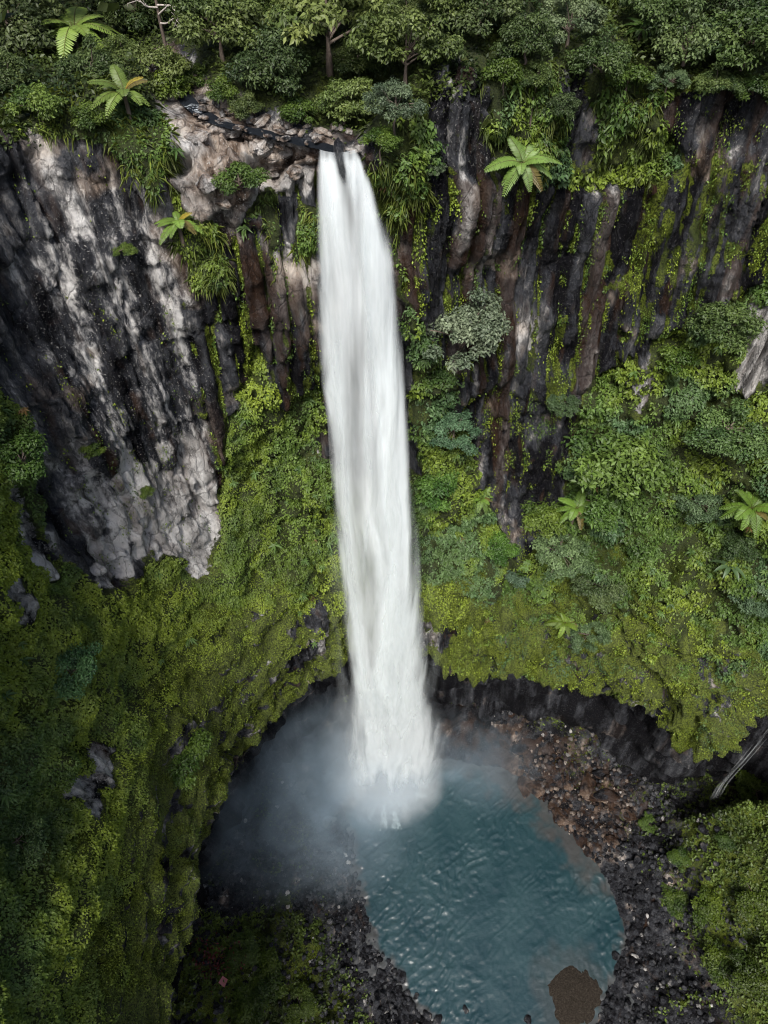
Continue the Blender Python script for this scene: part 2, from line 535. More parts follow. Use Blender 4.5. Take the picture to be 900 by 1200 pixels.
layw = ss(6.5, 6.95, VV + .25 * n_big) * (1 - ss(LIPROW, LIPROW + .25, VV)) * (.25 + .75 * leftw)
disp += layw * (.85 * (lf ** .7) - .45) * (.6 + .4 * np.clip(n_med, -1, 1))
groove = layw * ss(.20, .04, np.minimum(lf, 1 - lf)) * ss(-.5, .1, fbm(P0 * .5, 3, 99).reshape(NU, NV))
disp += Z_vine * .35
disp += below * (n_hor * .7 + blocky * .5)
hill = 1 - cliffy
disp += hill * (n_big * .8 + lump * .45) * ss(RIMROW - .05, RIMROW - .6, VV)
disp += Z_ledge * (np.abs(fbm(P0 * .8, 4, 91)).reshape(NU, NV) * 1.0 - .3)
# dark crevice at the left end of the ledge
Z_crev = zone([(206, 180), (228, 185), (226, 215), (205, 215)], 2)
disp -= Z_crev * 1.8
W = W0 + WN * disp[..., None]
W[..., 2] += ss(7.3, LIPROW, VV) * (1 - ss(LIPROW + .4, LIPROW + 1.5, VV)) * (fbm(P0 * np.array([.55, .55, .0]), 4, 95).reshape(NU, NV) * (1.5 - 1.0 * leftw))

# stream channel on the plateau
SP = np.array([(-12.2, 43.0, -13.0), (-9.8, 38.2, -13.55), (-8.2, 36.6, -13.9), (-5.6, 35.9, -14.25), (-3.4, 35.4, -14.52), (-2.4, 35.1, -14.62), (-2.05, 34.7, -14.74)])
tt = np.linspace(0, len(SP) - 1, 160)
SPf = catmull(SP, tt)
flat = W.reshape(-1, 3)
hm = np.where((VV.ravel() < RIMROW + .45) & (UU.ravel() > 4) & (UU.ravel() < 11))[0]
dd = np.linalg.norm(flat[hm, None, :2] - SPf[None, ::4, :2], axis=2)
k = dd.argmin(1); dm = dd.min(1)
bed = SPf[::4, 2][k] - .35
wgt = ss(2.2, .7, dm)
flat[hm, 2] = flat[hm, 2] * (1 - wgt) + np.minimum(flat[hm, 2], bed) * wgt
near_stream = np.zeros(len(flat)); near_stream[hm] = ss(2.6, 1.0, dm)
W = flat.reshape(NU, NV, 3)
moss_attr = np.clip(moss_attr - .75 * groove, 0, 1)
GREEN = np.clip(GREEN - .8 * groove, 0, 1)
nearlip = ss(6.75 - .35 * leftw, 7.4 - .45 * leftw, VV + .35 * n_med)
covered = ss(.5, .85, MOSS) * (1 - nearlip)      # shade between the leaves, painted as a darker moss tint below
NSR = near_stream.reshape(NU, NV)
TAN = np.clip(TAN + NSR * .45, 0, 1); PALE = np.clip(PALE + NSR * .2, 0, 1)
moss_attr = moss_attr * (1 - .9 * NSR); GREEN = GREEN * (1 - .95 * NSR)

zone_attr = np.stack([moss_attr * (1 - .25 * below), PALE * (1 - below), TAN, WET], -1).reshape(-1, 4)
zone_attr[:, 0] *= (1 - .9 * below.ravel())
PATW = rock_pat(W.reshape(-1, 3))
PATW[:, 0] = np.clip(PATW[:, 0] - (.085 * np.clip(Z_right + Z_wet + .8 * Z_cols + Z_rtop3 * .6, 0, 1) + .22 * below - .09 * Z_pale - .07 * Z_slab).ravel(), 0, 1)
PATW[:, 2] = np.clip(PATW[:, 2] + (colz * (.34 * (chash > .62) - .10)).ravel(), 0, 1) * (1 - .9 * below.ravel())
PATW[:, 0] = np.clip(PATW[:, 0] + (colz * (.10 * (chash - .45) - .10 * ss(.16, .03, cedge))).ravel(), 0, 1)
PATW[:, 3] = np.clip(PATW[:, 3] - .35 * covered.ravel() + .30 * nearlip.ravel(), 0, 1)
r_split = int(np.searchsorted(tv, RIMROW - .25))


def sub_grid(v0, v1):
    V = W[:, v0:v1].reshape(-1, 3)
    A = zone_attr.reshape(NU, NV, 4)[:, v0:v1].reshape(-1, 4)
    f = grid_faces(NU, v1 - v0)
    return V, f, A, PATW.reshape(NU, NV, 4)[:, v0:v1].reshape(-1, 4)


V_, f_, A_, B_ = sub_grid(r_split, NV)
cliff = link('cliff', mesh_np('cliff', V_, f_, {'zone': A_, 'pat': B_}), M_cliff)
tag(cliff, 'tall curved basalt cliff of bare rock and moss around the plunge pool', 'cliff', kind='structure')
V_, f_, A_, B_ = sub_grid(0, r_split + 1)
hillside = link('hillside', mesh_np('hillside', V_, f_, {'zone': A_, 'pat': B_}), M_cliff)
tag(hillside, 'forested hillside above the cliff rim', 'hillside', kind='structure')

GN = unit(np.cross(np.gradient(W, axis=0), np.gradient(W, axis=1)))
if GN[mid_i, np.searchsorted(tv, 6.5)][1] > 0:
    GN = -GN

# ------------------------------------------------------------------ ground and pool
ZW = -96.0
shore_px = [(405, 955), (412, 1000), (424, 1060), (440, 1110), (468, 1150), (482, 1180), (520, 1205), (560, 1260), (620, 1290), (690, 1250), (694, 1205), (708, 1170), (728, 1125), (738, 1080), (716, 1035), (688, 1000), (658, 975), (640, 945), (612, 915), (590, 892), (540, 876), (500, 868), (440, 862), (390, 868), (370, 890), (385, 925)]
SH = np.array([on_z(px, py, ZW)[:2] for px, py in shore_px])


def poly_sd(poly, x, y):
    """signed distance: negative inside"""
    d = np.full(x.shape, 1e9)
    n = len(poly)
    for i in range(n):
        a, c = poly[i], poly[(i + 1) % n]
        e = c - a
        t = np.clip(((x - a[0]) * e[0] + (y - a[1]) * e[1]) / (e @ e), 0, 1)
        d = np.minimum(d, np.hypot(x - a[0] - t * e[0], y - a[1] - t * e[1]))
    return np.where(pip(poly, x, y), -d, d)


gx = np.concatenate([np.linspace(-90, -34, 12, endpoint=False), np.linspace(-34, 62, 330), np.linspace(70, 120, 8)])
gy = np.concatenate([np.linspace(-160, -24, 18, endpoint=False), np.linspace(-24, 62, 300)])
GX, GY = np.meshgrid(gx, gy, indexing='ij')
g2 = np.stack([GX.ravel(), GY.ravel(), GX.ravel() * 0], 1)
wob = fbm(g2 * .5, 4, 131).reshape(GX.shape) * .9
sd = poly_sd(SH, GX, GY) + wob * .7
gn = fbm(g2 * .35, 5, 151).reshape(GX.shape)
gn2 = fbm(g2 * 1.3, 4, 157).reshape(GX.shape)
gz = np.where(sd < 0, np.maximum(sd * .5, -2.5), np.minimum(sd * .22, 2.2))
gz = gz + ss(0, 3, sd) * (gn * .9 + gn2 * .35) + .12 * gn2
mound = ss(34.0, 47, GX + .12 * (GY - 15)) * (1 - ss(25.5, 29, GY)) * 15 + ss(27, 34, GX) * (1 - ss(22, 27, GY)) * 2.0
gz += mound * (1 + .15 * gn)
bank = ss(-6, -16, GX) * ss(20, 6, GY) * 3.0
gz += bank
gz += ss(33, 41, GY) * 3.2 * (1 + .3 * gn)               # ledge under the overhang
gz += ss(-12, -26, GX) * 3
gz += ZW
GP = np.stack([GX, GY, gz], -1)
bro = np.zeros(GX.shape)
bp = np.array([on_z(px, py, ZW + 1)[:2] for px, py in [(520, 850), (600, 850), (690, 880), (745, 930), (745, 985), (700, 1005), (660, 985), (620, 925), (560, 880), (500, 872)]])
bro = ss(1.5, -1.5, poly_sd(bp, GX, GY) + wob)
gp = np.array([on_z(px, py, ZW + 1)[:2] for px, py in [(255, 1085), (330, 1060), (380, 1110), (430, 1180), (440, 1260), (220, 1260), (215, 1130)]])
grn_l = ss(2.0, -2.5, poly_sd(gp, GX, GY) + wob * 2)
gmo = np.clip(.15 * ss(2, 6, sd) + ss(2, 6, mound) * .8 + grn_l * .5 + .25 * (gn > .2) * ss(2, 5, sd), 0, 1)
gattr = np.stack([gmo, bro * .12, bro * .20, ss(3, .3, sd)], -1).reshape(-1, 4)
ground = link('ground', mesh_np('ground', GP.reshape(-1, 3), grid_faces(len(gx), len(gy)), {'zone': gattr, 'pat': np.clip(rock_pat(GP.reshape(-1, 3), 5) * np.array([.77, 1, .9, 1.1]) + bro.reshape(-1, 1) * np.array([-.02, 0, .24, 0]), 0, 1)}), M_cliff)
tag(ground, 'dark stony gorge floor around the pool', 'ground', kind='structure')

BVW = BVHTree.FromPolygons([tuple(v) for v in W.reshape(-1, 3).tolist()], [tuple(f) for f in grid_faces(NU, NV).tolist()])
BVG = BVHTree.FromPolygons([tuple(v) for v in GP.reshape(-1, 3).tolist()], [tuple(f) for f in grid_faces(len(gx), len(gy)).tolist()])


def cast(o, d, dist=500):
    best = None
    for t in (BVW, BVG):
        h = t.ray_cast(Vector(o), Vector(d), dist)
        if h[0] is not None and (best is None or h[3] < best[3]):
            best = h
    return best


def at(px, py):
    """point and facing of the terrain seen there"""
    d = Vector(ray(px, py)).normalized()
    h = cast((0, 0, 0), d)
    n = h[1]
    if n.dot(d) > 0: n = -n
    return h[0].copy(), n.copy()


def drop(p):
    h = cast((p[0], p[1], p[2]), (0, 0, -1))
    return h[0].copy() if h else None

# ------------------------------------------------------------------ leaves
UP = np.array([0, 0, 1.0])


def in_view(P, m=160):
    x, y = to_px(P)
    return (x > -m) & (x < 900 + m) & (y > -m) & (y < 1200 + m)


def leaf_arrays(Pb, D, N, L, Wd, fold=.18, droop=.0):
    D = unit(D); S = unit(np.cross(D, N)); N2 = np.cross(S, D)
    L = L[:, None]; Wd = Wd[:, None]
    m = Pb + D * L * .45 + N2 * Wd * fold
    t = Pb + D * L - UP * L * droop
    V = np.stack([Pb, m - S * Wd * .5, t, m + S * Wd * .5], 1).reshape(-1, 3)
    n = len(Pb)
    i = np.arange(n)[:, None] * 4
    f = np.concatenate([i + [0, 3, 2], i + [0, 2, 1]])
    return V, f


def leaf_mesh(name, Pb, D, N, L, Wd, C, fold=.18, droop=.0):
    V, f = leaf_arrays(Pb, D, N, L, Wd, fold, droop)
    return mesh_np(name, V, f, {'tint': np.repeat(C, 4, axis=0)}, smooth=False)


def rand3(n, r=rng):
    return r.normal(size=(n, 3))


# sample points on the terrain sheet by density (grid field, leaves per square metre)
cellA = np.linalg.norm(np.cross(W[1:, :-1] - W[:-1, :-1], W[:-1, 1:] - W[:-1, :-1]), axis=2)


def scatter_wall(density, seed):
    r = np.random.default_rng(seed)
    d = density[:-1, :-1]
    lam = d * cellA
    c = W[:-1, :-1].reshape(-1, 3)
    lam = lam.ravel() * in_view(c)
    cnt = r.poisson(lam)
    idx = np.repeat(np.arange(len(cnt)), cnt)
    iu, iv = np.divmod(idx, NV - 1)
    a, b_ = r.random(len(idx))[:, None], r.random(len(idx))[:, None]
    P = (W[iu, iv] * (1 - a) * (1 - b_) + W[iu + 1, iv] * a * (1 - b_) + W[iu, iv + 1] * (1 - a) * b_ + W[iu + 1, iv + 1] * a * b_)
    return P, GN[iu, iv], iu, iv, r


# ---- creeper and fern cover on the cliff
lush = fbm(P0 * .22, 3, 301).reshape(NU, NV)
fine_n = fbm(P0 * .9, 3, 303).reshape(NU, NV)
on_cliff = ss(RIMROW - .2, RIMROW + .1, VV) * (1 - ss(LIPROW - .05, LIPROW + .12, VV))
MG = np.minimum(MOSS, GREEN)
dn = on_cliff * np.clip(ss(.50, .85, MG), 0, 1) * (165 * ss(-.45, .15, fine_n) + 8 + leftw * 60) * (1 - .92 * nearlip) * (1 + .5 * leftw)
dn += on_cliff * 16 * ss(.3, .6, MG) * (fine_n > .1)
P, N, iu, iv, r = scatter_wall(dn, 21)
n = len(P)
lu = lush[iu, iv]; fn = fine_n[iu, iv]; uu = UU[iu, iv]; vv = VV[iu, iv]
right = ss(9.0, 10.5, uu)
big = np.clip(.5 + .9 * fbm(P * .35, 3, 305), 0, 1)
size = (.11 + .17 * r.random(n) ** 1.8) * (1 + .55 * big * right) * (1 - .3 * nearlip[iu, iv]) * (1 - .18 * leftw[iu, iv])
NL_ = unit(N * .75 + UP * .65 + rand3(n, r) * .45)
D = rand3(n, r) * .8 - UP * .7 + N * .35
D = D - NL_ * np.sum(D * NL_, 1)[:, None]
P = P + N * (np.clip(.12 + .85 * fn, 0, 1.0) * (.35 + .65 * r.random(n)) * (1 - .7 * nearlip[iu, iv]) * (1 - .5 * leftw[iu, iv]))[:, None]
yel = np.array([.185, .245, .026]); mid = np.array([.076, .134, .026]); deep = np.array([.030, .062, .013]); blu = np.array([.060, .115, .050])
ka = np.clip(.5 + .85 * fbm(P * .16, 3, 309) + .35 * fbm(P * .9, 2, 311), 0, 1)
kb = np.clip(.5 + 1.0 * fbm(P * .30, 3, 313), 0, 1)
warm = np.clip(ka + .15 - .42 * right + .45 * nearlip[iu, iv] + .25 * ss(5.6, 6.4, vv) * (1 - ss(7.2, 7.6, vv)) * (uu > 6.2) * (uu < 9.4), 0, 1)[:, None]
C = deep + (mid - deep) * np.clip(kb * 1.3 + .1, 0, 1)[:, None]
C = C + (yel - C) * (warm ** 1.5)
bf = (ss(.15, .5, fbm(P * .33, 3, 317)) * (.25 + .55 * right))[:, None]
C = C + (blu - C) * bf
C = C * (1 + r.normal(0, 1, (n, 1)).clip(-2, 2.2) * (.22 - .07 * leftw[iu, iv])[:, None])
C = np.clip(C, .006, .6)
creeper = link('creeper', leaf_mesh('creeper', P, D, NL_, size, size * r.uniform(.45, .75, n), C, .2, .15), M_leaf)
tag(creeper, 'creepers and small ferns carpeting the damp cliff face', 'creeper', kind='stuff')
N_COVER = n
print('cover leaves', n)

# ---- green strings of plants in the seams of the columns
dn = on_cliff * np.clip(seam * (1.25 * Z_right + .9 * Z_cols + .22 * Z_left + 1.4 * Z_wet + .7 * Z_rtop3), 0, 1) * 85 * ss(-.2, .3, fbm(P0 * np.array([1.6, 1.6, .8]), 2, 331).reshape(NU, NV))
P, N, iu, iv, r = scatter_wall(dn, 22)
n = len(P)
size = .07 + .12 * r.random(n) ** 1.6
NL_ = unit(N * .8 + UP * .5 + rand3(n, r) * .5)
D = rand3(n, r) * .5 - UP * 1.0 + N * .2
kk = np.clip(.5 + .9 * fbm(P * .5, 3, 330), 0, 1)[:, None]
C = (mid * 1.0) * (1 - kk) + yel * kk
C = C * (1 + r.normal(0, .3, (n, 1)).clip(-.6, .8))
o = link('seam_moss', leaf_mesh('seam_moss', P + N * .06, D, NL_, size, size * .6, C), M_leaf)
tag(o, 'strings of moss and weeds growing down the seams between basalt columns', 'moss', kind='stuff')

# ---- small wild ferns dotted over the green parts of the cliff
P, N, iu, iv, r = scatter_wall(on_cliff * .40 * ss(.55, .85, MG) * (1 - nearlip) * (1 - .85 * leftw) * ss(-.2, .3, fine_n), 27)
m_ = len(P); nb = 10
L = np.repeat(r.uniform(.25, .60, m_), nb) * r.uniform(.7, 1.15, m_ * nb)
az = np.tile(np.arange(nb) * 2 * np.pi / nb, m_) + r.normal(0, .25, m_ * nb)
NN = np.repeat(unit(N * .55 + UP * .75), nb, 0)
t1 = unit(np.cross(NN, np.array([[.3, .9, .1]]))); t2 = np.cross(NN, t1)
D = t1 * np.cos(az)[:, None] + t2 * np.sin(az)[:, None] + NN * r.uniform(.15, .7, (m_ * nb, 1))
base_ = np.repeat(P + N * .35, nb, 0)
cc = np.array([.050, .095, .024]) + np.array([.05, .08, .012]) * r.random((m_, 1))
dead = r.random(m_) < .07
cc[dead] = np.array([.16, .10, .035]) * r.uniform(.5, 1.1, (dead.sum(), 1))
C = np.repeat(cc, nb, 0) * (1 + r.normal(0, .15, (m_ * nb, 1)))
o = link('wild_ferns', leaf_mesh('wild_ferns', base_, D, NN, L, L * .30, np.clip(C, .01, .5), .25, .55), M_leaf)
tag(o, 'small wild ferns dotted over the green parts of the cliff', 'fern', kind='stuff')

# ---- long blades hanging over the rim and on the green tongues
Z_hang = np.maximum.reduce([Z_vine, zone([(-200, 95), (120, 95), (215, 150), (232, 210), (190, 245), (130, 215), (60, 190), (-200, 185)], 3),
                            zone([(425, 140), (490, 150), (500, 230), (460, 300), (440, 260), (425, 180)], 3),
                            zone([(560, 90), (660, 90), (660, 210), (620, 225), (560, 150)], 4) * .6,
                            zone([(700, 90), (775, 100), (770, 215), (700, 215)], 4) * .6])
dn = Z_hang * 48 * (1 - NSR) * ss(-.6, .0, fine_n) * ss(.3, .6, GREEN + Z_vine)
P, N, iu, iv, r = scatter_wall(dn, 23)
n = len(P)
L = r.uniform(.25, .75, n)
D = N * .8 - UP * .55 + rand3(n, r) * .45
NL_ = unit(UP * .9 + N * .4 + rand3(n, r) * .3)
kk = np.clip(.5 + .9 * fbm(P * .35, 3, 340), 0, 1)[:, None]
C = np.array([.050, .075, .013]) * (1 - kk) + np.array([.150, .185, .03]) * kk
C = C * (1 + r.normal(0, .25, (n, 1)).clip(-.6, .8))
o = link('hanging_grass', leaf_mesh('hanging_grass', P, D, NL_, L, r.uniform(.035, .075, n), C, .2, .45), M_grass)
tag(o, 'long drooping grass and fern blades over the cliff rim', 'grass', kind='stuff')

# ---- undergrowth on the hillside
hill_m = (1 - ss(RIMROW - .1, RIMROW + .15, VV)) * (1 - NSR)
tu_view = hill_m * (VV > 2.0)
dn = tu_view * (50 * ss(-.5, .2, fine_n) + 14)
P, N, iu, iv, r = scatter_wall(dn, 24)
keep = P[:, 1] > 5
P, N = P[keep], N[keep]
n = len(P)
size = .14 + .20 * r.random(n)
hh = np.clip(.35 + .9 * fbm(P * .5, 3, 351), 0, 1.3) * r.random(n)
P = P + UP * hh[:, None]
NL_ = unit(UP * .9 + N * .3 + rand3(n, r) * .55)
D = rand3(n, r); D -= NL_ * np.sum(D * NL_, 1)[:, None]
kk = np.clip(.5 + .9 * fbm(P * .25, 3, 353), 0, 1)[:, None]
C = np.array([.020, .036, .009]) * (1 - kk) + np.array([.065, .092, .018]) * kk
C = C * (1 + r.normal(0, .28, (n, 1)).clip(-.6, .8))
o = link('undergrowth', leaf_mesh('undergrowth', P, D, NL_, size, size * .55, C), M_leaf)
tag(o, 'dark leafy undergrowth covering the hillside above the falls', 'undergrowth', kind='stuff')

# ---- the forest further up the slopes, one mass
rf = np.random.default_rng(29)
far_m = (VV > .6) & (VV < 2.6) & (UU > 3) & (UU < 17)
lam = (2.2 * far_m[:-1, :-1] * cellA).ravel()
lam[W[:-1, :-1].reshape(-1, 3)[:, 1] < 12] = 0
cnt = rf.poisson(np.minimum(lam, 400))
idx = np.repeat(np.arange(len(cnt)), cnt)
iu, iv = np.divmod(idx, NV - 1)
a, b_ = rf.random(len(idx))[:, None], rf.random(len(idx))[:, None]
P = (W[iu, iv] * (1 - a) * (1 - b_) + W[iu + 1, iv] * a * (1 - b_) + W[iu, iv + 1] * (1 - a) * b_ + W[iu + 1, iv + 1] * a * b_)
n = len(P)
q = P * np.array([.30, .30, 0]); hgt = np.clip(.5 + .9 * fbm(q, 2, 361), 0, 1.2)
P = P + UP * ((1 + 5.0 * hgt) * rf.random(n) ** .35)[:, None]
NL_ = unit(UP + rand3(n, rf) * .55)
D = rand3(n, rf); D -= NL_ * np.sum(D * NL_, 1)[:, None]
size = rf.uniform(.7, 1.5, n)
kk = np.clip(.5 + .9 * fbm(P * .2, 3, 363), 0, 1)[:, None]
C = (np.array([.022, .038, .012]) * (1 - kk) + np.array([.075, .100, .028]) * kk) * (1 + rf.normal(0, .25, (n, 1)).clip(-.6, .8))
o = link('forest', leaf_mesh('forest', P, D, NL_, size, size * .6, C), M_leaf)
tag(o, 'dense forest covering the slopes further back above the falls', 'forest', kind='stuff')

# ---- ground cover on the gorge floor
gN = np.cross(np.gradient(GP, axis=0), np.gradient(GP, axis=1)); gN = unit(gN)
gA = np.linalg.norm(np.cross(GP[1:, :-1] - GP[:-1, :-1], GP[:-1, 1:] - GP[:-1, :-1]), axis=2)
gfl = GP[:-1, :-1].reshape(-1, 3)
gnz = fbm(gfl * .45, 3, 401); gnf = fbm(gfl * 1.3, 3, 403)
mo = mound[:-1, :-1].ravel(); sdd = sd[:-1, :-1].ravel(); gl = grn_l[:-1, :-1].ravel()
brc = bro[:-1, :-1].ravel()
dn = (ss(3.5, 9, mo) * 42 * ss(-.7, -.1, gnf) + gl * 62 * (gnf > -.1) * ss(-.4, .2, gnz) + 14 * (gnz > .25) * (gnf > .1) * ss(2.5, 6, sdd)
      + 22 * ss(3, 8, sdd) * (gfl[:, 0] > 20) * (gnz > -.1) * (gnf > .0)) * (1 - brc)
r = np.random.default_rng(25)
cnt = r.poisson(dn * gA.ravel() * in_view(gfl, 120) * (sdd > .8))
idx = np.repeat(np.arange(len(cnt)), cnt)
a_, c_ = np.divmod(idx, len(gy) - 1)
fa, fb = r.random(len(idx))[:, None], r.random(len(idx))[:, None]
P = GP[a_, c_] * (1 - fa) * (1 - fb) + GP[a_ + 1, c_] * fa * (1 - fb) + GP[a_, c_ + 1] * (1 - fa) * fb + GP[a_ + 1, c_ + 1] * fa * fb
n = len(P)
size = r.uniform(.22, .5, n)
P = P + UP * (np.clip(.3 + .8 * fbm(P * .6, 3, 405), 0, 1.3) * r.random(n) * ss(0, 6, mo[idx] + gl[idx] * 4 + 1.5))[:, None]
NL_ = unit(UP + rand3(n, r) * .5)
D = rand3(n, r); D -= NL_ * np.sum(D * NL_, 1)[:, None]
kk = np.clip(.5 + .9 * fbm(P * .25, 3, 407), 0, 1)[:, None]
C = np.array([.036, .056, .012]) * (1 - kk) + np.array([.092, .136, .022]) * kk
C = C * (1 + r.normal(0, .3, (n, 1)).clip(-.6, .8))
o = link('ground_cover', leaf_mesh('ground_cover', P, D, NL_, size, size * .6, C), M_leaf)
tag(o, 'low green ground cover growing between the stones of the gorge floor', 'ground cover', kind='stuff')

# ------------------------------------------------------------------ trees and shrubs
def tube(pts, radii, seg=7):
    pts = np.asarray(pts, float)
    n = len(pts)
    T = unit(np.gradient(pts, axis=0))
    ref = np.array([1.0, 0, 0]) if abs(T[0][0]) < .8 else np.array([0, 1.0, 0])
    S = unit(np.cross(T, ref)); B = np.cross(T, S)
    an = np.linspace(0, 2 * math.pi, seg, endpoint=False)
    V = pts[:, None] + (S[:, None] * np.cos(an)[None, :, None] + B[:, None] * np.sin(an)[None, :, None]) * np.asarray(radii)[:, None, None]
    f = []
    for i in range(n - 1):
        for j in range(seg):
            k2 = (j + 1) % seg
            f.append((i * seg + j, i * seg + k2, (i + 1) * seg + k2, (i + 1) * seg + j))
    return V.reshape(-1, 3), np.array(f)


def join(parts):
    Vs, Fs, k = [], [], 0
    for V, f in parts:
        Vs.append(V); Fs.append(f + k); k += len(V)
    return np.concatenate(Vs), np.concatenate(Fs)


def crown_proto(name, seed, shape, ncl, nlf, leaf, c0, c1, flat=.6, clr=.30):
    """unit-radius crown: leaf clumps on limbs through an uneven volume. returns mesh and clump centres"""
    r = np.random.default_rng(seed)
    d = unit(rand3(ncl, r)); d[:, 2] = np.abs(d[:, 2]) * 1.1 - .30
    rad = r.uniform(.45, 1.0, ncl) ** .7
    cc = unit(d) * rad[:, None] * np.array(shape) * .82
    cc *= (1 + .25 * fbm(cc * 1.7 + seed, 2, seed))[:, None]
    cs = clr * r.uniform(.65, 1.25, ncl)
    per = np.maximum((nlf * cs ** 2 / (cs ** 2).sum()).astype(int), 20)
    P, N, C = [], [], []
    for i in range(ncl):
        q = unit(rand3(per[i], r)) * (r.random(per[i]) ** .45)[:, None] * cs[i]
        q[:, 2] *= flat
        N.append(unit(q / cs[i] * .7 + UP * .75 + rand3(per[i], r) * .42))
        P.append(cc[i] + q)
        t = np.clip(r.normal(.5, .28), 0, 1)
        C.append((np.array(c0) * (1 - t) + np.array(c1) * t)[None] * (1 + r.normal(0, .22, (per[i], 1)).clip(-.5, .7)))
    P, N, C = np.concatenate(P), np.concatenate(N), np.concatenate(C)
    n = len(P)
    D = rand3(n, r) - UP * .25; D -= N * np.sum(D * N, 1)[:, None]
    L = leaf * r.uniform(.7, 1.35, n)
    me = leaf_mesh(name, P, D, N, L, L * r.uniform(.42, .62, n), np.clip(C, .005, .6), .2, .12)
    me.materials.append(M_leafo)
    return me, cc


PROTO = {
    'broad': [crown_proto('broad_crown', 31 + k, (1.0, .95, .85), 30, 7000, .080, (.050, .076, .020), (.140, .172, .050), .55, .29) for k in range(3)],
    'layer': [crown_proto('layered_crown', 51 + k, (1.05, 1.0, .62), 26, 6000, .078, (.066, .096, .026), (.172, .205, .066), .35, .30) for k in range(2)],
    'dark': [crown_proto('dense_crown', 61 + k, (.95, .95, .8), 28, 6500, .080, (.032, .052, .018), (.094, .120, .040), .6, .30) for k in range(2)],
    'grey': [crown_proto('silver_crown', 71 + k, (1.0, .95, .72), 34, 7000, .070, (.066, .092, .052), (.165, .20, .115), .5, .24) for k in range(2)],
    'bush': [crown_proto('bush_crown', 81 + k, (1.0, 1.0, .7), 18, 3600, .115, (.050, .085, .02), (.12, .165, .035), .6, .36) for k in range(3)],
}
_pc = {}


def plant(kind, name, px, py, rpx, label, cat, color=(1, 1, 1), off=.5, group=None, rooted='auto', trunk_mat=None, squash=1.0, lift=0.0):
    i = _pc.get(kind, 0); _pc[kind] = i + 1
    me, cc = PROTO[kind][i % len(PROTO[kind])]
    hit, nrm = at(px, py)
    d = Vector(ray(px, py)).normalized()
    fw = hit.y * cp - hit.z * sp
    rad = rpx * fw / F
    c = hit - d * rad * off + nrm * rad * off * .4 + Vector((0, 0, lift))
    base = drop(c)
    if rooted == 'wall' or base is None or c.z - base.z > max(3.2, 1.5 * rad):
        base = hit - nrm * .1
    root = empty(name, base)
    tag(root, label, cat, group)
    rel = np.array(c - base)
    rz = random.uniform(0, 6.28)
    cr, sr = math.cos(rz), math.sin(rz)
    lim = cc @ np.array([[cr, sr, 0], [-sr, cr, 0], [0, 0, squash]]) * rad + rel
    r = np.random.default_rng(int(px * 7 + py))
    tr = max(.05, rad * .045)
    low = rel - UP * rad * .35 * squash if np.linalg.norm(rel) > rad * .6 else rel * .5
    q = [np.zeros(3) - (UP * .3 if rooted != 'wall' else 0), low * .5 + r.normal(0, .04, 3) * rad, low, rel + UP * rad * .2]
    parts = [tube(catmull(np.array(q), np.linspace(0, 3, 10)), np.linspace(tr * 1.25, tr * .4, 10))]
    for j in r.permutation(len(lim))[:12]:
        s0 = low + (rel - low) * r.random()
        m_ = (s0 + lim[j]) / 2 + UP * rad * .06
        parts.append(tube(catmull(np.array([s0, m_, lim[j]]), np.linspace(0, 2, 6)), np.linspace(tr * .5, tr * .12, 6), 5))
    V, f = join(parts)
    link('trunk' if cat == 'tree' else 'stem', mesh_np('trunk', V, f), trunk_mat or M_bark, root)
    cr_ = link('crown' if cat == 'tree' else 'foliage', me, None, root)
    cr_.location = Vector(rel)
    cr_.rotation_euler = (0, 0, rz)
    cr_.scale = (rad, rad, rad * squash)
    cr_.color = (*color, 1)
    return root


TG = 'trees on the hillside above the falls'
plant('dark', 'broadleaf_tree', 22, 40, 62, 'dark green tree filling the top left corner of the hillside', 'tree', (1.0, 1.0, 1.0), .6, TG)
plant('broad', 'broadleaf_tree', 258, 48, 58, 'rounded mid green tree standing behind the stream bend and the bare dead tree', 'tree', (1, 1.02, .95), .7, TG)
plant('layer', 'broadleaf_tree', 392, 32, 82, 'wide light green tree with spreading crown directly above the lip of the falls', 'tree', (1.05, 1.05, .9), .7, TG)
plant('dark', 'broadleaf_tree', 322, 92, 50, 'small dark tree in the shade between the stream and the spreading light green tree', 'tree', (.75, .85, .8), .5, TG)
plant('layer', 'broadleaf_tree', 405, 128, 44, 'low flat tree with bright tips leaning out over the top of the falls', 'tree', (.9, .98, .8), .6, TG)
plant('broad', 'broadleaf_tree', 482, 62, 56, 'olive green tree on the rim just past the spreading light green tree', 'tree', (.8, .85, .75), .6, TG)
plant('grey', 'broadleaf_tree', 466, 128, 36, 'grey green bushy tree at the rim beside the top of the falls', 'tree', (.72, .8, .75), .5, TG)
plant('dark', 'broadleaf_tree', 560, 22, 50, 'dark narrow tree above the pale rock pillar on the rim', 'tree', (.9, .95, .9), .6, TG)
plant('grey', 'broadleaf_tree', 664, 38, 42, 'silvery green rounded tree on the rim above the dark rock recess', 'tree', (.92, .98, .80), .7, TG)
plant('dark', 'broadleaf_tree', 612, 55, 40, 'dark drooping tree between the pale rock pillar and the silvery rounded tree', 'tree', (.85, .95, .8), .5, TG)
plant('broad', 'broadleaf_tree', 762, 20, 50, 'deep green tree on the skyline slope past the silvery rounded tree', 'tree', (.62, .75, .72), .6, TG)
plant('dark', 'broadleaf_tree', 800, 62, 52, 'dull grey green tree leaning over the right hand rim', 'tree', (1.2, 1.3, 1.3), .6, TG)
plant('broad', 'broadleaf_tree', 872, 62, 58, 'dark full tree in the top right corner on the rim', 'tree', (.62, .75, .66), .6, TG)
plant('dark', 'broadleaf_tree', 850, 10, 50, 'dark tree higher up the slope at the top right edge', 'tree', (.8, .9, .9), .6, TG)
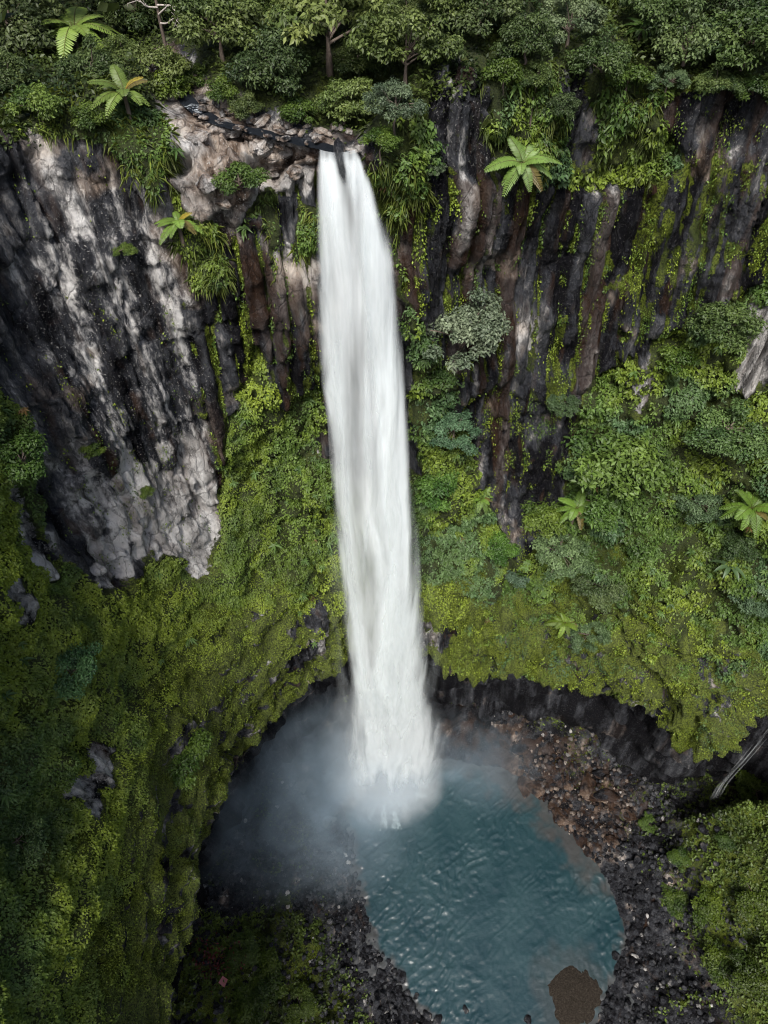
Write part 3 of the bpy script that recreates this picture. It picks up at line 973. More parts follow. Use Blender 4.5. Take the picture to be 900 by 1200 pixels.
plant('layer', 'broadleaf_tree', 178, 92, 50, 'loose olive green tree between the two tree ferns on the rim and the stream', 'tree', (.8, .82, .7), .6, TG)
plant('dark', 'broadleaf_tree', 112, 88, 40, 'shadowy tree just below the large pale tree fern', 'tree', (.85, .95, .8), .4, TG)
plant('broad', 'broadleaf_tree', 320, 12, 46, 'mid green tree at the top edge between the dead tree and the spreading tree', 'tree', (.68, .75, .6), .6, TG)
plant('dark', 'broadleaf_tree', 158, 20, 46, 'dark tree behind the large pale tree fern', 'tree', (1.1, 1.15, .9), .5, TG)
plant('dark', 'broadleaf_tree', 705, 70, 40, 'low dark tree hanging below the deep green tree on the slope', 'tree', (.8, .95, .8), .5, TG)
plant('broad', 'broadleaf_tree', 520, 10, 44, 'tall olive tree at the top edge above the grey rim', 'tree', (.72, .78, .6), .6, TG)

SG = 'shrubs growing on the cliff and rim'
plant('bush', 'shrub', 45, 128, 32, 'round light green shrub on the left rim above the hanging grass', 'shrub', (1.05, 1.1, .85), .5, SG)
plant('dark', 'shrub', 8, 95, 34, 'dark shrub on the rim at the left edge', 'shrub', (1, 1.05, .9), .5, SG)
plant('bush', 'shrub', 198, 112, 30, 'yellowish green shrub on the rim next to the stream', 'shrub', (.95, .95, .6), .4, SG)
plant('bush', 'shrub', 283, 208, 30, 'bushy green shrub growing on the bare tan ledge', 'shrub', (.62, .72, .6), .45, SG, squash=.8)
plant('grey', 'shrub', 545, 388, 58, 'large silvery grey green tree shrub on the cliff beside the upper falls', 'shrub', (1.12, 1.12, 1.2), .6, SG, 'wall')
plant('grey', 'shrub', 530, 505, 34, 'blue green shrub below the large silvery shrub next to the falls', 'shrub', (.6, .9, .8), .3, SG, 'wall')
plant('bush', 'shrub', 508, 575, 30, 'bright green shrub close beside the middle of the falls', 'shrub', (.8, 1.1, .9), .3, SG, 'wall')
plant('grey', 'shrub', 606, 668, 26, 'small blue grey shrub above the undercut, between the falls and the mid slope bushes', 'shrub', (.8, 1.0, 1.05), .4, SG, 'wall')
plant('grey', 'shrub', 655, 648, 38, 'pale grey green shrub in the middle of the right hand slope', 'shrub', (.85, 1.05, .75), .4, SG, 'wall')
plant('dark', 'shrub', 705, 690, 34, 'dark thin shrub with bare twigs below the pale grey green shrub', 'shrub', (1.0, 1.1, 1.2), .4, SG, 'wall')
plant('bush', 'shrub', 735, 540, 56, 'large pale green bush in the centre of the right hand slope', 'shrub', (1.0, 1.12, 1.0), .4, SG, 'wall')
plant('bush', 'shrub', 700, 592, 36, 'mid green bush tucked under the large pale green bush', 'shrub', (.7, .9, .8), .4, SG, 'wall')
plant('grey', 'shrub', 660, 470, 24, 'small dull green shrub at the foot of the dark columns', 'shrub', (.55, .72, .5), .4, SG, 'wall')
plant('bush', 'shrub', 792, 420, 28, 'yellow green shrub beside the small tan rock scar', 'shrub', (.85, .95, .6), .4, SG, 'wall')
plant('dark', 'shrub', 845, 385, 44, 'dark bush in front of the right end of the basalt columns', 'shrub', (1.2, 1.35, 1.1), .4, SG, 'wall')
plant('dark', 'shrub', 858, 500, 46, 'deep green bush below the grey rock scar at the right edge', 'shrub', (1.2, 1.5, 1.3), .4, SG, 'wall')
plant('grey', 'shrub', 820, 590, 32, 'grey green bush on the right slope left of the light tree fern', 'shrub', (.6, .78, .6), .4, SG, 'wall')
plant('grey', 'shrub', 888, 690, 34, 'blue grey bush at the right edge beside the dark gap with big leaves', 'shrub', (.7, .9, .8), .4, SG, 'wall')
plant('dark', 'shrub', 868, 640, 26, 'dark bush behind the plant with big strap leaves', 'shrub', (.7, .9, .8), .3, SG, 'wall')
plant('bush', 'shrub', 640, 610, 28, 'yellowish bush at the edge of the wet brown rock', 'shrub', (1.0, 1.05, .7), .3, SG, 'wall')
plant('grey', 'shrub', 690, 745, 26, 'small grey green bush just above the overhang on the right hand wall', 'shrub', (.6, .78, .55), .3, SG, 'wall')
plant('dark', 'shrub', 82, 790, 36, 'dark blue green shrub in the moss of the left hand wall', 'shrub', (.75, 1.25, 1.3), .3, SG, 'wall')
plant('bush', 'shrub', 22, 535, 36, 'dark leafy shrub at the left edge under the pale rock', 'shrub', (.55, .72, .55), .4, SG, 'wall')
plant('bush', 'shrub', 105, 525, 17, 'small yellow green shrub rooted in the bare left hand rock', 'shrub', (.9, .95, .6), .3, SG, 'wall', squash=.8)
plant('bush', 'shrub', 172, 575, 11, 'tiny green tuft in the palest part of the left hand rock', 'shrub', (.9, .95, .7), .3, SG, 'wall')
plant('bush', 'shrub', 145, 292, 15, 'small dull shrub high on the bare left hand rock', 'shrub', (.8, .85, .6), .3, SG, 'wall', squash=.7)
plant('grey', 'shrub', 505, 195, 20, 'ash grey shrub hanging beside the top of the falls', 'shrub', (.85, .92, .85), .4, SG, 'wall')
plant('dark', 'shrub', 655, 130, 24, 'dark shrub in the rock recess under the silvery rounded tree', 'shrub', (.8, .9, .9), .3, SG, 'wall')
plant('bush', 'shrub', 215, 890, 34, 'bright green low bush spreading on the lower left hand wall', 'shrub', (.75, .9, .55), .05, SG, 'wall', squash=.7)
plant('dark', 'shrub', 20, 985, 34, 'dark shrub at the lower left edge of the mossy wall', 'shrub', (.9, 1.15, 1.0), .2, SG, 'wall')
plant('bush', 'shrub', 585, 640, 22, 'fresh green shrub above the small blue grey shrub', 'shrub', (.7, 1.0, .7), .3, SG, 'wall')

for px, py, rp, kd, colr, lab in [
        (228, 92, 22, 'bush', (.7, .75, .55), 'olive shrub on the stream bank just past the yellowish shrub'),
        (290, 128, 24, 'dark', (1.1, 1.1, .9), 'dark shrub overhanging the far bank in the middle of the stream'),
        (350, 132, 24, 'bush', (.6, .7, .5), 'mid green shrub overhanging the far bank near the lip of the falls'),
        (262, 108, 22, 'bush', (.75, .8, .55), 'light shrub at the foot of the rounded tree by the stream'),
        (432, 112, 26, 'bush', (.62, .7, .5), 'green shrub between the low flat tree and the rim beside the falls'),
        (448, 165, 24, 'bush', (.75, .85, .55), 'bright shrub hanging over the rim right beside the lip of the falls'),
        (520, 62, 26, 'dark', (1.1, 1.15, .9), 'dark shrub on the rim left of the pale rock pillar'),
        (590, 88, 26, 'bush', (.6, .68, .45), 'shrub on top of the green hanging curtain above the bright tree fern'),
        (628, 92, 24, 'dark', (1.1, 1.2, .9), 'dark shrub on the rim above the bright tree fern'),
        (735, 92, 28, 'bush', (.55, .65, .45), 'shrub on the rim above the long green tongue on the right cliff'),
        (782, 95, 26, 'grey', (.65, .8, .6), 'grey green shrub on the rim beside the long green tongue'),
        (838, 98, 28, 'dark', (1.2, 1.3, 1.1), 'dark shrub hanging over the upper right cliff'),
        (885, 105, 28, 'bush', (.5, .6, .45), 'deep green shrub on the rim at the right edge'),
        (105, 140, 24, 'bush', (.7, .75, .5), 'olive shrub below the smaller tree fern with the withered frond'),
        (140, 62, 24, 'dark', (1.2, 1.25, .9), 'dark shrub between the large and the smaller tree fern'),
        (480, 20, 34, 'dark', (1.1, 1.1, .9), 'dense dark shrub at the top edge right of the spreading tree'),
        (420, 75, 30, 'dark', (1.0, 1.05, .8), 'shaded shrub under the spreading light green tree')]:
    plant(kd, 'shrub', px, py, rp, lab, 'shrub', colr, .35, SG, squash=.85)

BG = 'bushes on the gorge floor'
for px, py, rp, lab, colr in [
        (885, 925, 36, 'green bush on the bank beside the small side cascade', (.75, .85, .4)),
        (790, 1055, 26, 'low bush at the edge of the black stones on the right bank', (.7, .8, .45)),
        (835, 1060, 32, 'bright yellow green bush on the right bank', (.9, .95, .4)),
        (882, 1050, 34, 'green bush at the right edge above the yellow green bush', (.7, .75, .35)),
        (845, 1125, 36, 'broad olive bush in the lower right corner bank', (.75, .8, .35)),
        (890, 1150, 38, 'dark olive bush in the lower right corner', (.55, .6, .3)),
        (760, 965, 16, 'small bush among the stones below the undercut wall', (.7, .85, .6)),
        (800, 1005, 20, 'small leafy bush below the side cascade among black stones', (.7, .85, .5)),
        (850, 985, 18, 'dark bush at the foot of the side cascade', (.5, .65, .5)),
        (283, 1118, 22, 'grey green bush on the left bank next to the red leaved plant', (.55, .65, .5)),
        (312, 1150, 26, 'yellow green bush in the middle of the left bank', (.6, .68, .3)),
        (290, 1185, 26, 'green bush at the bottom edge of the left bank', (.55, .65, .35)),
        (352, 1180, 20, 'low olive bush on the left bank near the black stones', (.55, .6, .3))]:
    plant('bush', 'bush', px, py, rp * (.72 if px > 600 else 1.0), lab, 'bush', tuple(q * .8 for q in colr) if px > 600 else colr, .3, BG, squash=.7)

# the bare dead tree by the stream
hit, nrm = at(196, 62)
base = hit
root = empty('dead_tree', base)
tag(root, 'bare dead tree with pale leafless branches behind the stream', 'tree')
top = hit - Vector(ray(196, 62)).normalized() * 2.0
V, f = tube(catmull(np.array([[0, 0, -.3], [.05, -.3, 1.6], [.12, -.5, 3.2], [.1, -.5, 4.6]]), np.linspace(0, 3, 12)), np.linspace(.11, .05, 12))
trk = link('trunk', mesh_np('dead_trunk', V, f), M_bark, root)
r = np.random.default_rng(77)
for k_, (z0, dx, dy, dz) in enumerate([(1.9, 1.7, -.8, .4), (2.2, -1.1, -.6, .5), (2.6, 2.1, -.5, .1), (1.5, 1.2, -.9, .2), (2.9, .9, -.6, .5), (2.3, 2.3, -.9, -.3), (3.1, -1.5, -.5, .5)]):
    s0 = np.array([.1, -.45, z0]); e0 = s0 + np.array([dx, dy, dz])
    pts = [s0, s0 * .6 + e0 * .4 + r.normal(0, .12, 3), e0 * .75 + s0 * .25 + r.normal(0, .15, 3), e0]
    parts = [tube(catmull(np.array(pts), np.linspace(0, 3, 9)), np.linspace(.05, .014, 9), 5)]
    for q in (0.45, .65, .8):
        b0 = s0 * (1 - q) + e0 * q
        parts.append(tube(np.array([b0, b0 + np.array([dx * .2, dy * .2, dz * .1]) + r.normal(0, .18, 3), b0 + np.array([dx * .35, dy * .3, dz * .3]) + r.normal(0, .3, 3)]), [.022, .015, .008], 4))
    V, f = join(parts)
    link('branch', mesh_np('dead_branch', V, f), M_palebark, root)

# ------------------------------------------------------------------ tree ferns
def frond_mesh(seed, broad=.20, droop=.5, npin=23):
    r = np.random.default_rng(seed)
    t = np.linspace(0, 1, 14)
    rach = np.stack([t * (1 - .12 * t), 0 * t + .03 * np.sin(t * 3 + seed), .34 * t - (.34 + droop * .55) * t ** 2.0], 1)
    V, f = tube(rach, np.linspace(.014, .004, 14), 4)
    tp = np.linspace(.10, .99, npin)
    c = catmull(rach, tp * 13)
    T = unit(catmull(rach, np.clip(tp * 13 + .3, 0, 13)) - catmull(rach, np.clip(tp * 13 - .3, 0, 13)))
    ln = broad * 1.15 * np.sin(np.pi * np.clip(tp * .86 + .12, 0, 1)) ** .6 + .02
    Pb, D, N, L, Wd = [], [], [], [], []
    for sgn in (-1, 1):
        side = np.array([0, sgn, 0.0])
        d = unit(side[None] * .92 + T * .42 - UP * .10 + r.normal(0, .035, (npin, 3)))
        Pb.append(c); D.append(d); N.append(unit(np.cross(T, side[None]) * sgn + r.normal(0, .06, (npin, 3)))); L.append(ln * r.uniform(.93, 1.05, npin)); Wd.append(np.full(npin, 1.0 / npin * 1.02))
    Pb, D, N, L, Wd = [np.concatenate(q) for q in (Pb, D, N, L, Wd)]
    # each pinna: a tapered strip of three cross sections, bent down towards its tip
    S = unit(np.cross(D, N))
    secs = []
    for q, wq, dz in ((0, .75, 0), (.45, 1.0, -.01), (.8, .7, -.05), (1.0, .08, -.10)):
        cpt = Pb + D * (L * q)[:, None] + UP * (dz * L)[:, None]
        hw = (Wd * wq * .5)[:, None]
        secs += [cpt - S * hw - N * hw * .75, cpt + N * hw * .2, cpt + S * hw - N * hw * .75]
    PV = np.stack(secs, 1).reshape(-1, 3)
    i = np.arange(len(Pb))[:, None] * 12
    pf = np.concatenate([i + [q, q + 1, q + 4, q + 3] for q in (0, 1, 3, 4, 6, 7)])
    col = np.full((len(Pb), 3), 1.0) * np.array([.15, .22, .055]) * (1 + r.normal(0, .10, (len(Pb), 1)))
    col = np.repeat(col, 12, 0)
    V2 = np.concatenate([V, PV]); f2 = np.concatenate([f, pf + len(V)])
    C2 = np.concatenate([np.tile([.12, .12, .04], (len(V), 1)), col])
    me = mesh_np('frond', V2, f2, {'tint': C2}, smooth=False)
    me.materials.append(M_fern)
    return me


FR = [frond_mesh(5, .19, .7), frond_mesh(6, .175, 1.0), frond_mesh(7, .19, 1.25)]


def fern(px, py, rpx, label, color=(1, 1, 1), nf=12, off=1.0, tilt=.15, elev=.35, yellow=0, name='tree_fern', lift=0):
    hit, nrm = at(px, py)
    d = Vector(ray(px, py)).normalized()
    fw = hit.y * cp - hit.z * sp
    L = rpx * fw / F * 1.12
    c = hit - d * off + Vector((0, 0, lift))
    base = drop(c)
    if base is None or c.z - base.z > 5: base = hit
    root = empty(name, base)
    tag(root, label, 'tree fern' if name == 'tree_fern' else 'fern', 'tree ferns' if name == 'tree_fern' else None)
    rel = c - base
    q = np.array([[0, 0, -.2], np.array(rel) * .5, np.array(rel) * .9, np.array(rel)])
    V, f = tube(catmull(q, np.linspace(0, 3, 9)), np.linspace(.11, .08, 9))
    link('trunk', mesh_np('fern_trunk', V, f), M_bark, root)
    nr = Vector((nrm.x, nrm.y, max(nrm.z, 0)))
    ax = (Vector((0, 0, 1)) * (1 - tilt) + nr * tilt).normalized()
    Q = ax.to_track_quat('Z', 'Y').to_matrix()
    nf = nf + 2
    for k_ in range(nf):
        az = 2 * math.pi * (k_ + random.uniform(-.22, .22)) / nf
        el = elev + random.uniform(-.2, .35) + (.4 if k_ % 3 == 0 else 0)
        fr = link('frond', FR[k_ % 3], None, root)
        Mx = Q @ Matrix.Rotation(az, 3, 'Z') @ Matrix.Rotation(-el, 3, 'Y')
        Mx = Mx.to_4x4()
        s_ = L * random.uniform(.62, 1.12)
        fr.matrix_local = Matrix.Translation(rel) @ Mx @ Matrix.Diagonal((s_, s_, s_, 1))
        g = random.uniform(.65, 1.15)
        fr.color = (color[0] * g, color[1] * g, color[2] * g, 1)
        if k_ >= nf - 2 and k_ % 2 == 0:
            fr.color = (.8, .45, .5, 1); fr['label'] = 'brown drooping dead frond'
        if k_ < yellow:
            fr.color = (1.7, .95, .5, 1); fr.scale = fr.scale * .7; fr['label'] = 'withered orange yellow frond'
    return root


fern(88, 45, 46, 'large pale green tree fern on the top left rim', (1.25, 1.25, .95), 13, 2.2, lift=.3)
fern(146, 112, 36, 'smaller tree fern on the left rim with a withered orange frond', (.85, .85, .65), 11, 1.3, yellow=1)
fern(209, 262, 27, 'young tree fern growing on the rock below the tan ledge, one frond orange', (.95, 1.05, .75), 10, .5, yellow=1)
fern(612, 193, 37, 'single bright tree fern standing out from the dark cliff right of the falls', (.9, 1.0, .85), 13, 1.0, tilt=.4, elev=.2)
fern(676, 596, 22, 'tree fern among the bushes in the middle of the right hand slope', (.8, .95, .6), 10, 1.0)
fern(880, 596, 30, 'tree fern at the right edge above the dark gap in the bushes', (.8, .95, .55), 11, 1.2)
fern(563, 585, 20, 'small tree fern on the slope beside the middle of the falls', (.8, .92, .6), 10, .8)
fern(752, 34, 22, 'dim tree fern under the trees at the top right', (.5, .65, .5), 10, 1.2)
fern(662, 730, 18, 'small bright fern hanging just above the overhang', (.95, 1.0, .5), 9, .5, name='fern')

# big strap-leaved plant in the dark gap at the right edge
hit, nrm = at(852, 668)
root = empty('strap_leaf_plant', hit)
tag(root, 'plant with long broad strap leaves in the dark gap at the right edge', 'plant')
r = np.random.default_rng(8)
for k_ in range(9):
    az = k_ * .7 + r.uniform(-.2, .2)
    L = r.uniform(1.3, 1.9)
    t = np.linspace(0, 1, 8)
    c = np.stack([t * L * .9, 0 * t, L * (.55 * t - .75 * t ** 2)], 1)
    wv = .36 * np.sin(np.pi * np.clip(t * .9 + .08, 0, 1)) ** .8
    V = np.concatenate([c - np.stack([0 * t, wv / 2, -.06 + 0 * t], 1), c, c + np.stack([0 * t, wv / 2, .06 + 0 * t], 1)])
    i = np.arange(7)
    f = np.concatenate([np.stack([i, i + 1, i + 9, i + 8], 1), np.stack([i + 8, i + 9, i + 17, i + 16], 1)])
    me = mesh_np('strap_leaf', V, f, {'tint': np.tile([.07, .12, .05], (24, 1))})
    me.materials.append(M_fern)
    lf = link('leaf', me, None, root)
    lf.rotation_euler = (0, 0, az); lf.location = (0, 0, .5)
# red-leaved plant on the left bank
hit, nrm = at(247, 1132)
root = empty('red_leaf_plant', hit)
tag(root, 'dark red leaved plant with one pink leaf on the left bank', 'plant')
r = np.random.default_rng(9)
n = 260
P = rand3(n, r) * np.array([1.5, 1.2, .4]) + UP * .6
Nn = unit(UP + rand3(n, r) * .5); D = rand3(n, r); D -= Nn * np.sum(D * Nn, 1)[:, None]
C = np.array([.10, .018, .018]) * r.uniform(.4, 1.6, (n, 1))
me = leaf_mesh('red_leaves', P, D, Nn, r.uniform(.2, .42, n), r.uniform(.12, .22, n), C)
link('foliage', me, M_leaf, root)
V, f = join([tube(np.array([[0, 0, -.2], [dx * .5, dy * .5, .35], [dx, dy, .6]]), [.04, .025, .012], 5) for dx, dy in [(.9, .3), (-.8, .5), (.2, -.9), (-.5, -.7), (1.3, -.5)]])
link('stem', mesh_np('red_stem', V, f), M_bark, root)
me = leaf_mesh('pink_leaf', np.array([[1.6, -1.0, .9]]), np.array([[.3, -1, -.1]]), np.array([[.0, 0, 1.0]]), np.array([1.1]), np.array([1.0]), np.array([[.42, .16, .17]]))
pk = link('leaf', me, M_leaf, root); pk['label'] = 'single large pale pink leaf'

# ------------------------------------------------------------------ water
def mat_pool():
    m, nt, out = mat_new('pool_water')
    b = NB(nt)
    pos = b.n('ShaderNodeTexCoord').outputs['Object']
    zn = b.attr('wz')
    sep = b.n('ShaderNodeSeparateColor'); b.l(zn.outputs['Color'], sep.inputs[0])
    n1 = b.noise(pos, .22, 3, .5)
    deep_ = b.mixc(b.ramp(n1, [(.35, 0.0), (.65, 1.0)]), (.009, .029, .036, 1), (.018, .043, .050, 1))
    col = b.mixc(sep.outputs[1], deep_, (.060, .046, .040, 1))
    fo = b.ramp(b.math('ADD', sep.outputs[0], b.math('MULTIPLY', b.math('SUBTRACT', b.noise(pos, 1.6, 5, .7, .5), .5), .9)), [(.40, 0.0), (.95, 1.0)])
    col = b.mixc(fo, col, (.55, .66, .68, 1))
    p = b.n('ShaderNodeBsdfPrincipled')
    b.l(col, p.inputs['Base Color'])
    p.inputs['Roughness'].default_value = .30
    p.inputs['IOR'].default_value = 1.5
    b.l(b.bump(b.noise(b.mapv(pos, (1, 1.6, 1)), 3.0, 3, .55), .25, .06), p.inputs['Normal'])
    b.l(p.outputs[0], out.inputs[0])
    return m


FOOT = np.array([on_z(452, 918, ZW)[0], on_z(452, 918, ZW)[1]])
x0, x1, y0, y1 = SH[:, 0].min() - 3, SH[:, 0].max() + 3, SH[:, 1].min() - 3, SH[:, 1].max() + 3
px_ = np.arange(x0, x1, .12); py_ = np.arange(y0, y1, .12)
WX, WY = np.meshgrid(px_, py_, indexing='ij')
w2 = np.stack([WX.ravel(), WY.ravel(), 0 * WX.ravel()], 1)
rr = np.hypot(WX - FOOT[0], WY - FOOT[1]).ravel()
th = np.arctan2(WY - FOOT[1], WX - FOOT[0]).ravel()
warp = fbm(w2 * .25, 3, 501) * 1.6
pol = np.stack([(rr + warp) * 2.7, th * rr * .50, 0 * rr], 1)
wq = .9 * fbm(w2 * .22, 3, 503)
cart = np.stack([(WX.ravel() * .72 - WY.ravel() * .69) * 1.05 + wq, (WX.ravel() * .69 + WY.ravel() * .72) * .30 + wq * .3, 0 * rr], 1)
crest = 1 - np.abs(vnoise(pol, 511)) * 2
crest2 = 1 - np.abs(vnoise(cart * 1.6 + 31, 513)) * 2
wav = .012 * np.clip(crest, -.4, 1) + .050 * np.clip(crest2, -.6, 1) + .03 * fbm(w2 * 2.2, 2, 515)
wav *= (ss(1.5, 7, rr) * .75 + .35) * (.45 + .55 * ss(-.5, .4, fbm(w2 * .14, 3, 541)))
wz = ZW + wav
sdp = poly_sd(SH, WX, WY).ravel()
foam = 1.35 * np.exp(-(np.hypot((WX - FOOT[0]) / 4.6, (WY - FOOT[1] - .8) / 2.9).ravel()) ** 2) + .12 * np.exp(-(np.hypot((WX - FOOT[0] - .8) / 1.6, (WY - FOOT[1] + 5) / 3.8).ravel()) ** 2) + .30 * np.exp(-(rr / 8) ** 2)
foam += .30 * ss(.28, .5, fbm(np.stack([th * 6, rr * .25, 0 * rr], 1), 3, 521)) * ss(9, 3, rr)
brs = poly_sd(np.array([on_z(*q, ZW)[:2] for q in [(500, 860), (560, 870), (605, 890), (640, 950), (690, 1000), (720, 1040), (712, 1052), (660, 1000), (625, 955), (590, 935), (560, 905), (510, 900)]]), WX, WY).ravel()
brown = ss(1.6, -1.4, brs + fbm(w2 * .8, 3, 531) * 1.2) * .55
brown = np.maximum(brown, .25 * ss(5.6, 3.6, np.hypot(WX - on_z(673, 1166, ZW)[0], WY - on_z(673, 1166, ZW)[1]).ravel() + fbm(w2 * .7, 3, 537) * .9))
brown = np.maximum(brown, .55 * ss(-1.0, 0, sdp + fbm(w2 * .9, 2, 533) * .6))
pool = link('water', mesh_np('pool', np.stack([WX.ravel(), WY.ravel(), wz], 1), grid_faces(len(px_), len(py_)), {'wz': np.stack([foam, brown, 0 * rr], 1)}), mat_pool())
tag(pool, 'rippled teal plunge pool under the waterfall', 'pool', kind='structure')

# gravel bar near the bottom edge
r = np.random.default_rng(61)
gb = on_z(673, 1166, ZW)
nr_, na = 26, 64
an = np.linspace(0, 2 * math.pi, na, endpoint=False)
outl = 3.7 * (1 + .10 * np.sin(2 * an + .4) + .06 * np.sin(3 * an + 1) + .04 * np.sin(5 * an)) * (1 + .045 * fbm(np.stack([np.cos(an) * 2.2, np.sin(an) * 2.2, 0 * an], 1), 4, 65)) * np.where(np.abs(an - 5.6) < .5, 1.12, 1)
t = np.linspace(0, 1, nr_)
V = np.stack([gb[0] + np.outer(t, outl * np.cos(an)) , gb[1] + np.outer(t, outl * np.sin(an) * 1.05), ZW - .22 + .50 * np.repeat((1 - t ** 2)[:, None], na, 1)], -1).reshape(-1, 3)
V[:, 2] += .04 * fbm(V * 1.6, 4, 63)
i, j = np.meshgrid(np.arange(nr_ - 1), np.arange(na), indexing='ij'); i = i.ravel(); j = j.ravel()
f = np.stack([i * na + j, i * na + (j + 1) % na, (i + 1) * na + (j + 1) % na, (i + 1) * na + j], 1)
m, nt, out = mat_new('brown_gravel'); b = NB(nt)
pos = b.n('ShaderNodeTexCoord').outputs['Object']
g = b.noise(pos, 6, 4, .75)
col = b.ramp(g, [(.3, (.010, .008, .006)), (.5, (.022, .018, .014)), (.72, (.048, .040, .032))])
p = b.n('ShaderNodeBsdfPrincipled'); b.l(col, p.inputs['Base Color']); p.inputs['Roughness'].default_value = .95; p.inputs['Specular IOR Level'].default_value = .1
b.l(b.bump(g, .9, .15), p.inputs['Normal']); b.l(p.outputs[0], out.inputs[0])
o = link('gravel_bar', mesh_np('gravel_bar', V, f), m)
tag(o, 'round brown gravel bar rising from the pool', 'gravel bar', kind='structure')

# ---- the fall itself
def mat_fall(name, base=(.91, .97, .985)):
    m, nt, out = mat_new(name)
    b = NB(nt)
    a = b.attr('tint')
    d = b.n('ShaderNodeBsdfDiffuse'); d.inputs[0].default_value = (*base, 1)
    t = b.n('ShaderNodeBsdfTranslucent'); t.inputs[0].default_value = (*base, 1)
    mx = b.n('ShaderNodeMixShader'); mx.inputs[0].default_value = .45
    b.l(d.outputs[0], mx.inputs[1]); b.l(t.outputs[0], mx.inputs[2])
    tr = b.n('ShaderNodeBsdfTransparent')
    m2 = b.n('ShaderNodeMixShader')
    b.l(a.outputs['Alpha'], m2.inputs[0]); b.l(tr.outputs[0], m2.inputs[1]); b.l(mx.outputs[0], m2.inputs[2])
    b.l(m2.outputs[0], out.inputs[0])
    return m


M_fall = mat_fall('falling_water')
Y0, Z0, VX = 34.75, -14.55, 1.15
zz = np.linspace(Z0, ZW, 3000)
tt_ = np.sqrt(2 * (Z0 - zz) / 9.8)
yy = Y0 - VX * tt_
pyy = to_px(np.stack([0 * zz, yy, zz], 1))[1]
EDGE = np.array([[176, 373, 417], [200, 371, 427], [225, 370, 439], [250, 370, 449], [300, 371, 461], [350, 373, 468], [400, 374, 472], [450, 376, 476], [500, 385, 479], [550, 388, 482], [600, 391, 488], [650, 394, 493], [700, 398, 497], [750, 403, 500], [800, 409, 504], [850, 407, 514], [900, 402, 517], [930, 398, 513], [950, 400, 506], [990, 402, 495]])


def ribbon(name, ledge, redge, p0, p1, ncol, nrow, fdens, bulge, dy, seed, parent):
    """one sheet of falling water between two edge curves (photo px -> metres at the fall's own distance)"""
    pv = np.linspace(p0, p1, nrow)
    z = np.interp(pv, pyy, zz); y = np.interp(pv, pyy, yy) + dy
    fw = y * cp - z * sp
    L = (np.interp(pv, *ledge) - 450) / F * fw; Rr = (np.interp(pv, *redge) - 450) / F * fw
    u = np.linspace(0, 1, ncol)
    X = L[:, None] + (Rr - L)[:, None] * u[None]
    Zg = np.repeat(z[:, None], ncol, 1)
    s = np.repeat((-z + Z0)[:, None], ncol, 1)
    U = np.repeat(u[None], nrow, 0)
    Q = np.stack([X.ravel(), s.ravel(), 0 * X.ravel()], 1)
    wob = .5 * fbm(Q * np.array([.6, .10, 1]), 3, seed + 3)
    q1 = np.stack([(X.ravel() + wob) * 1.5, s.ravel() * .075, 0 * wob + seed], 1)
    st1 = fbm(q1, 4, seed)
    q2 = np.stack([(X.ravel() + wob * .5) * 5.0, s.ravel() * .16, 0 * wob + seed], 1)
    st2 = fbm(q2, 3, seed + 7)
    q3 = np.stack([X.ravel() * .9 + wob, s.ravel() * .14, 0 * wob + seed], 1)
    cl = fbm(q3, 4, seed + 11)
    a = fdens(U.ravel(), np.repeat(pv[:, None], ncol, 1).ravel(), X.ravel(), st1, st2, cl)
    Yg = y[:, None] - bulge * (1 - (2 * U - 1) ** 2) * np.clip((Rr - L)[:, None] * .25, .2, 1.6) * np.interp(pv, [800, 930], [1, .3])[:, None] + (.03 * st1 + .10 * cl).reshape(X.shape) * ss(0, 4, s)
    V = np.stack([X, Yg, Zg], -1).reshape(-1, 3)
    me = mesh_np(name, V, grid_faces(nrow, ncol), {'tint': np.stack([1 + 0 * a, 1 + 0 * a, 1 + 0 * a, np.clip(a, 0, 1)], 1)})
    return link(name, me, M_fall, parent)


fall = empty('waterfall', (FOOT[0], FOOT[1], ZW))
tag(fall, 'tall white waterfall dropping from the rock lip into the plunge pool', 'waterfall')


def relparent(o, p):
    o.parent = p
    o.location = -Vector(p.location)


def edge_soft(u, st, w=.14):
    return ss(0, w, u + .035 * st - .01) * ss(0, w, 1 - u + .035 * st - .01)


def d_main(u, pv, X, s1, s2, cl):
    topgap = np.interp(pv, [176, 196, 212, 280], [1, .95, .35, .0]) * np.exp(-((u - np.interp(pv, [176, 200, 290], [.55, .56, .52])) / np.interp(pv, [176, 205, 300], [.13, .08, .05])) ** 2)
    cen = np.interp(pv, [200, 300, 400, 500, 600, 700, 780], [.47, .46, .47, .42, .34, .28, .26])
    wd = np.interp(pv, [200, 300, 400, 500, 650, 780], [.10, .16, .24, .23, .15, .10])
    band = np.exp(-((u - cen + .03 * cl) / wd) ** 2) * np.interp(pv, [180, 260, 380, 560, 720, 820], [.8, .55, 1.0, .95, .6, .0])
    a = .84 + .15 * s1 + .05 * s2 + .25 * cl - .34 * band - 1.0 * topgap
    a = np.where(pv > 760, a + .40 * ss(760, 860, pv), a)
    e = edge_soft(u, 1.6 * s1 + cl, np.interp(pv, [176, 260, 800, 900], [.06, .16, .20, .24]))
    return np.clip(a, .04, .98) * e * ss(924, 888, pv + 10 * s1 + 10 * cl) * np.interp(pv + 4 * s2, [174, 188], [.35, 1])


o = ribbon('water_curtain', (EDGE[:, 0], EDGE[:, 1] - 1), (EDGE[:, 0], EDGE[:, 2] + 2), 174, 943, 110, 740, d_main, .9, 0, 601, None)
relparent(o, fall)


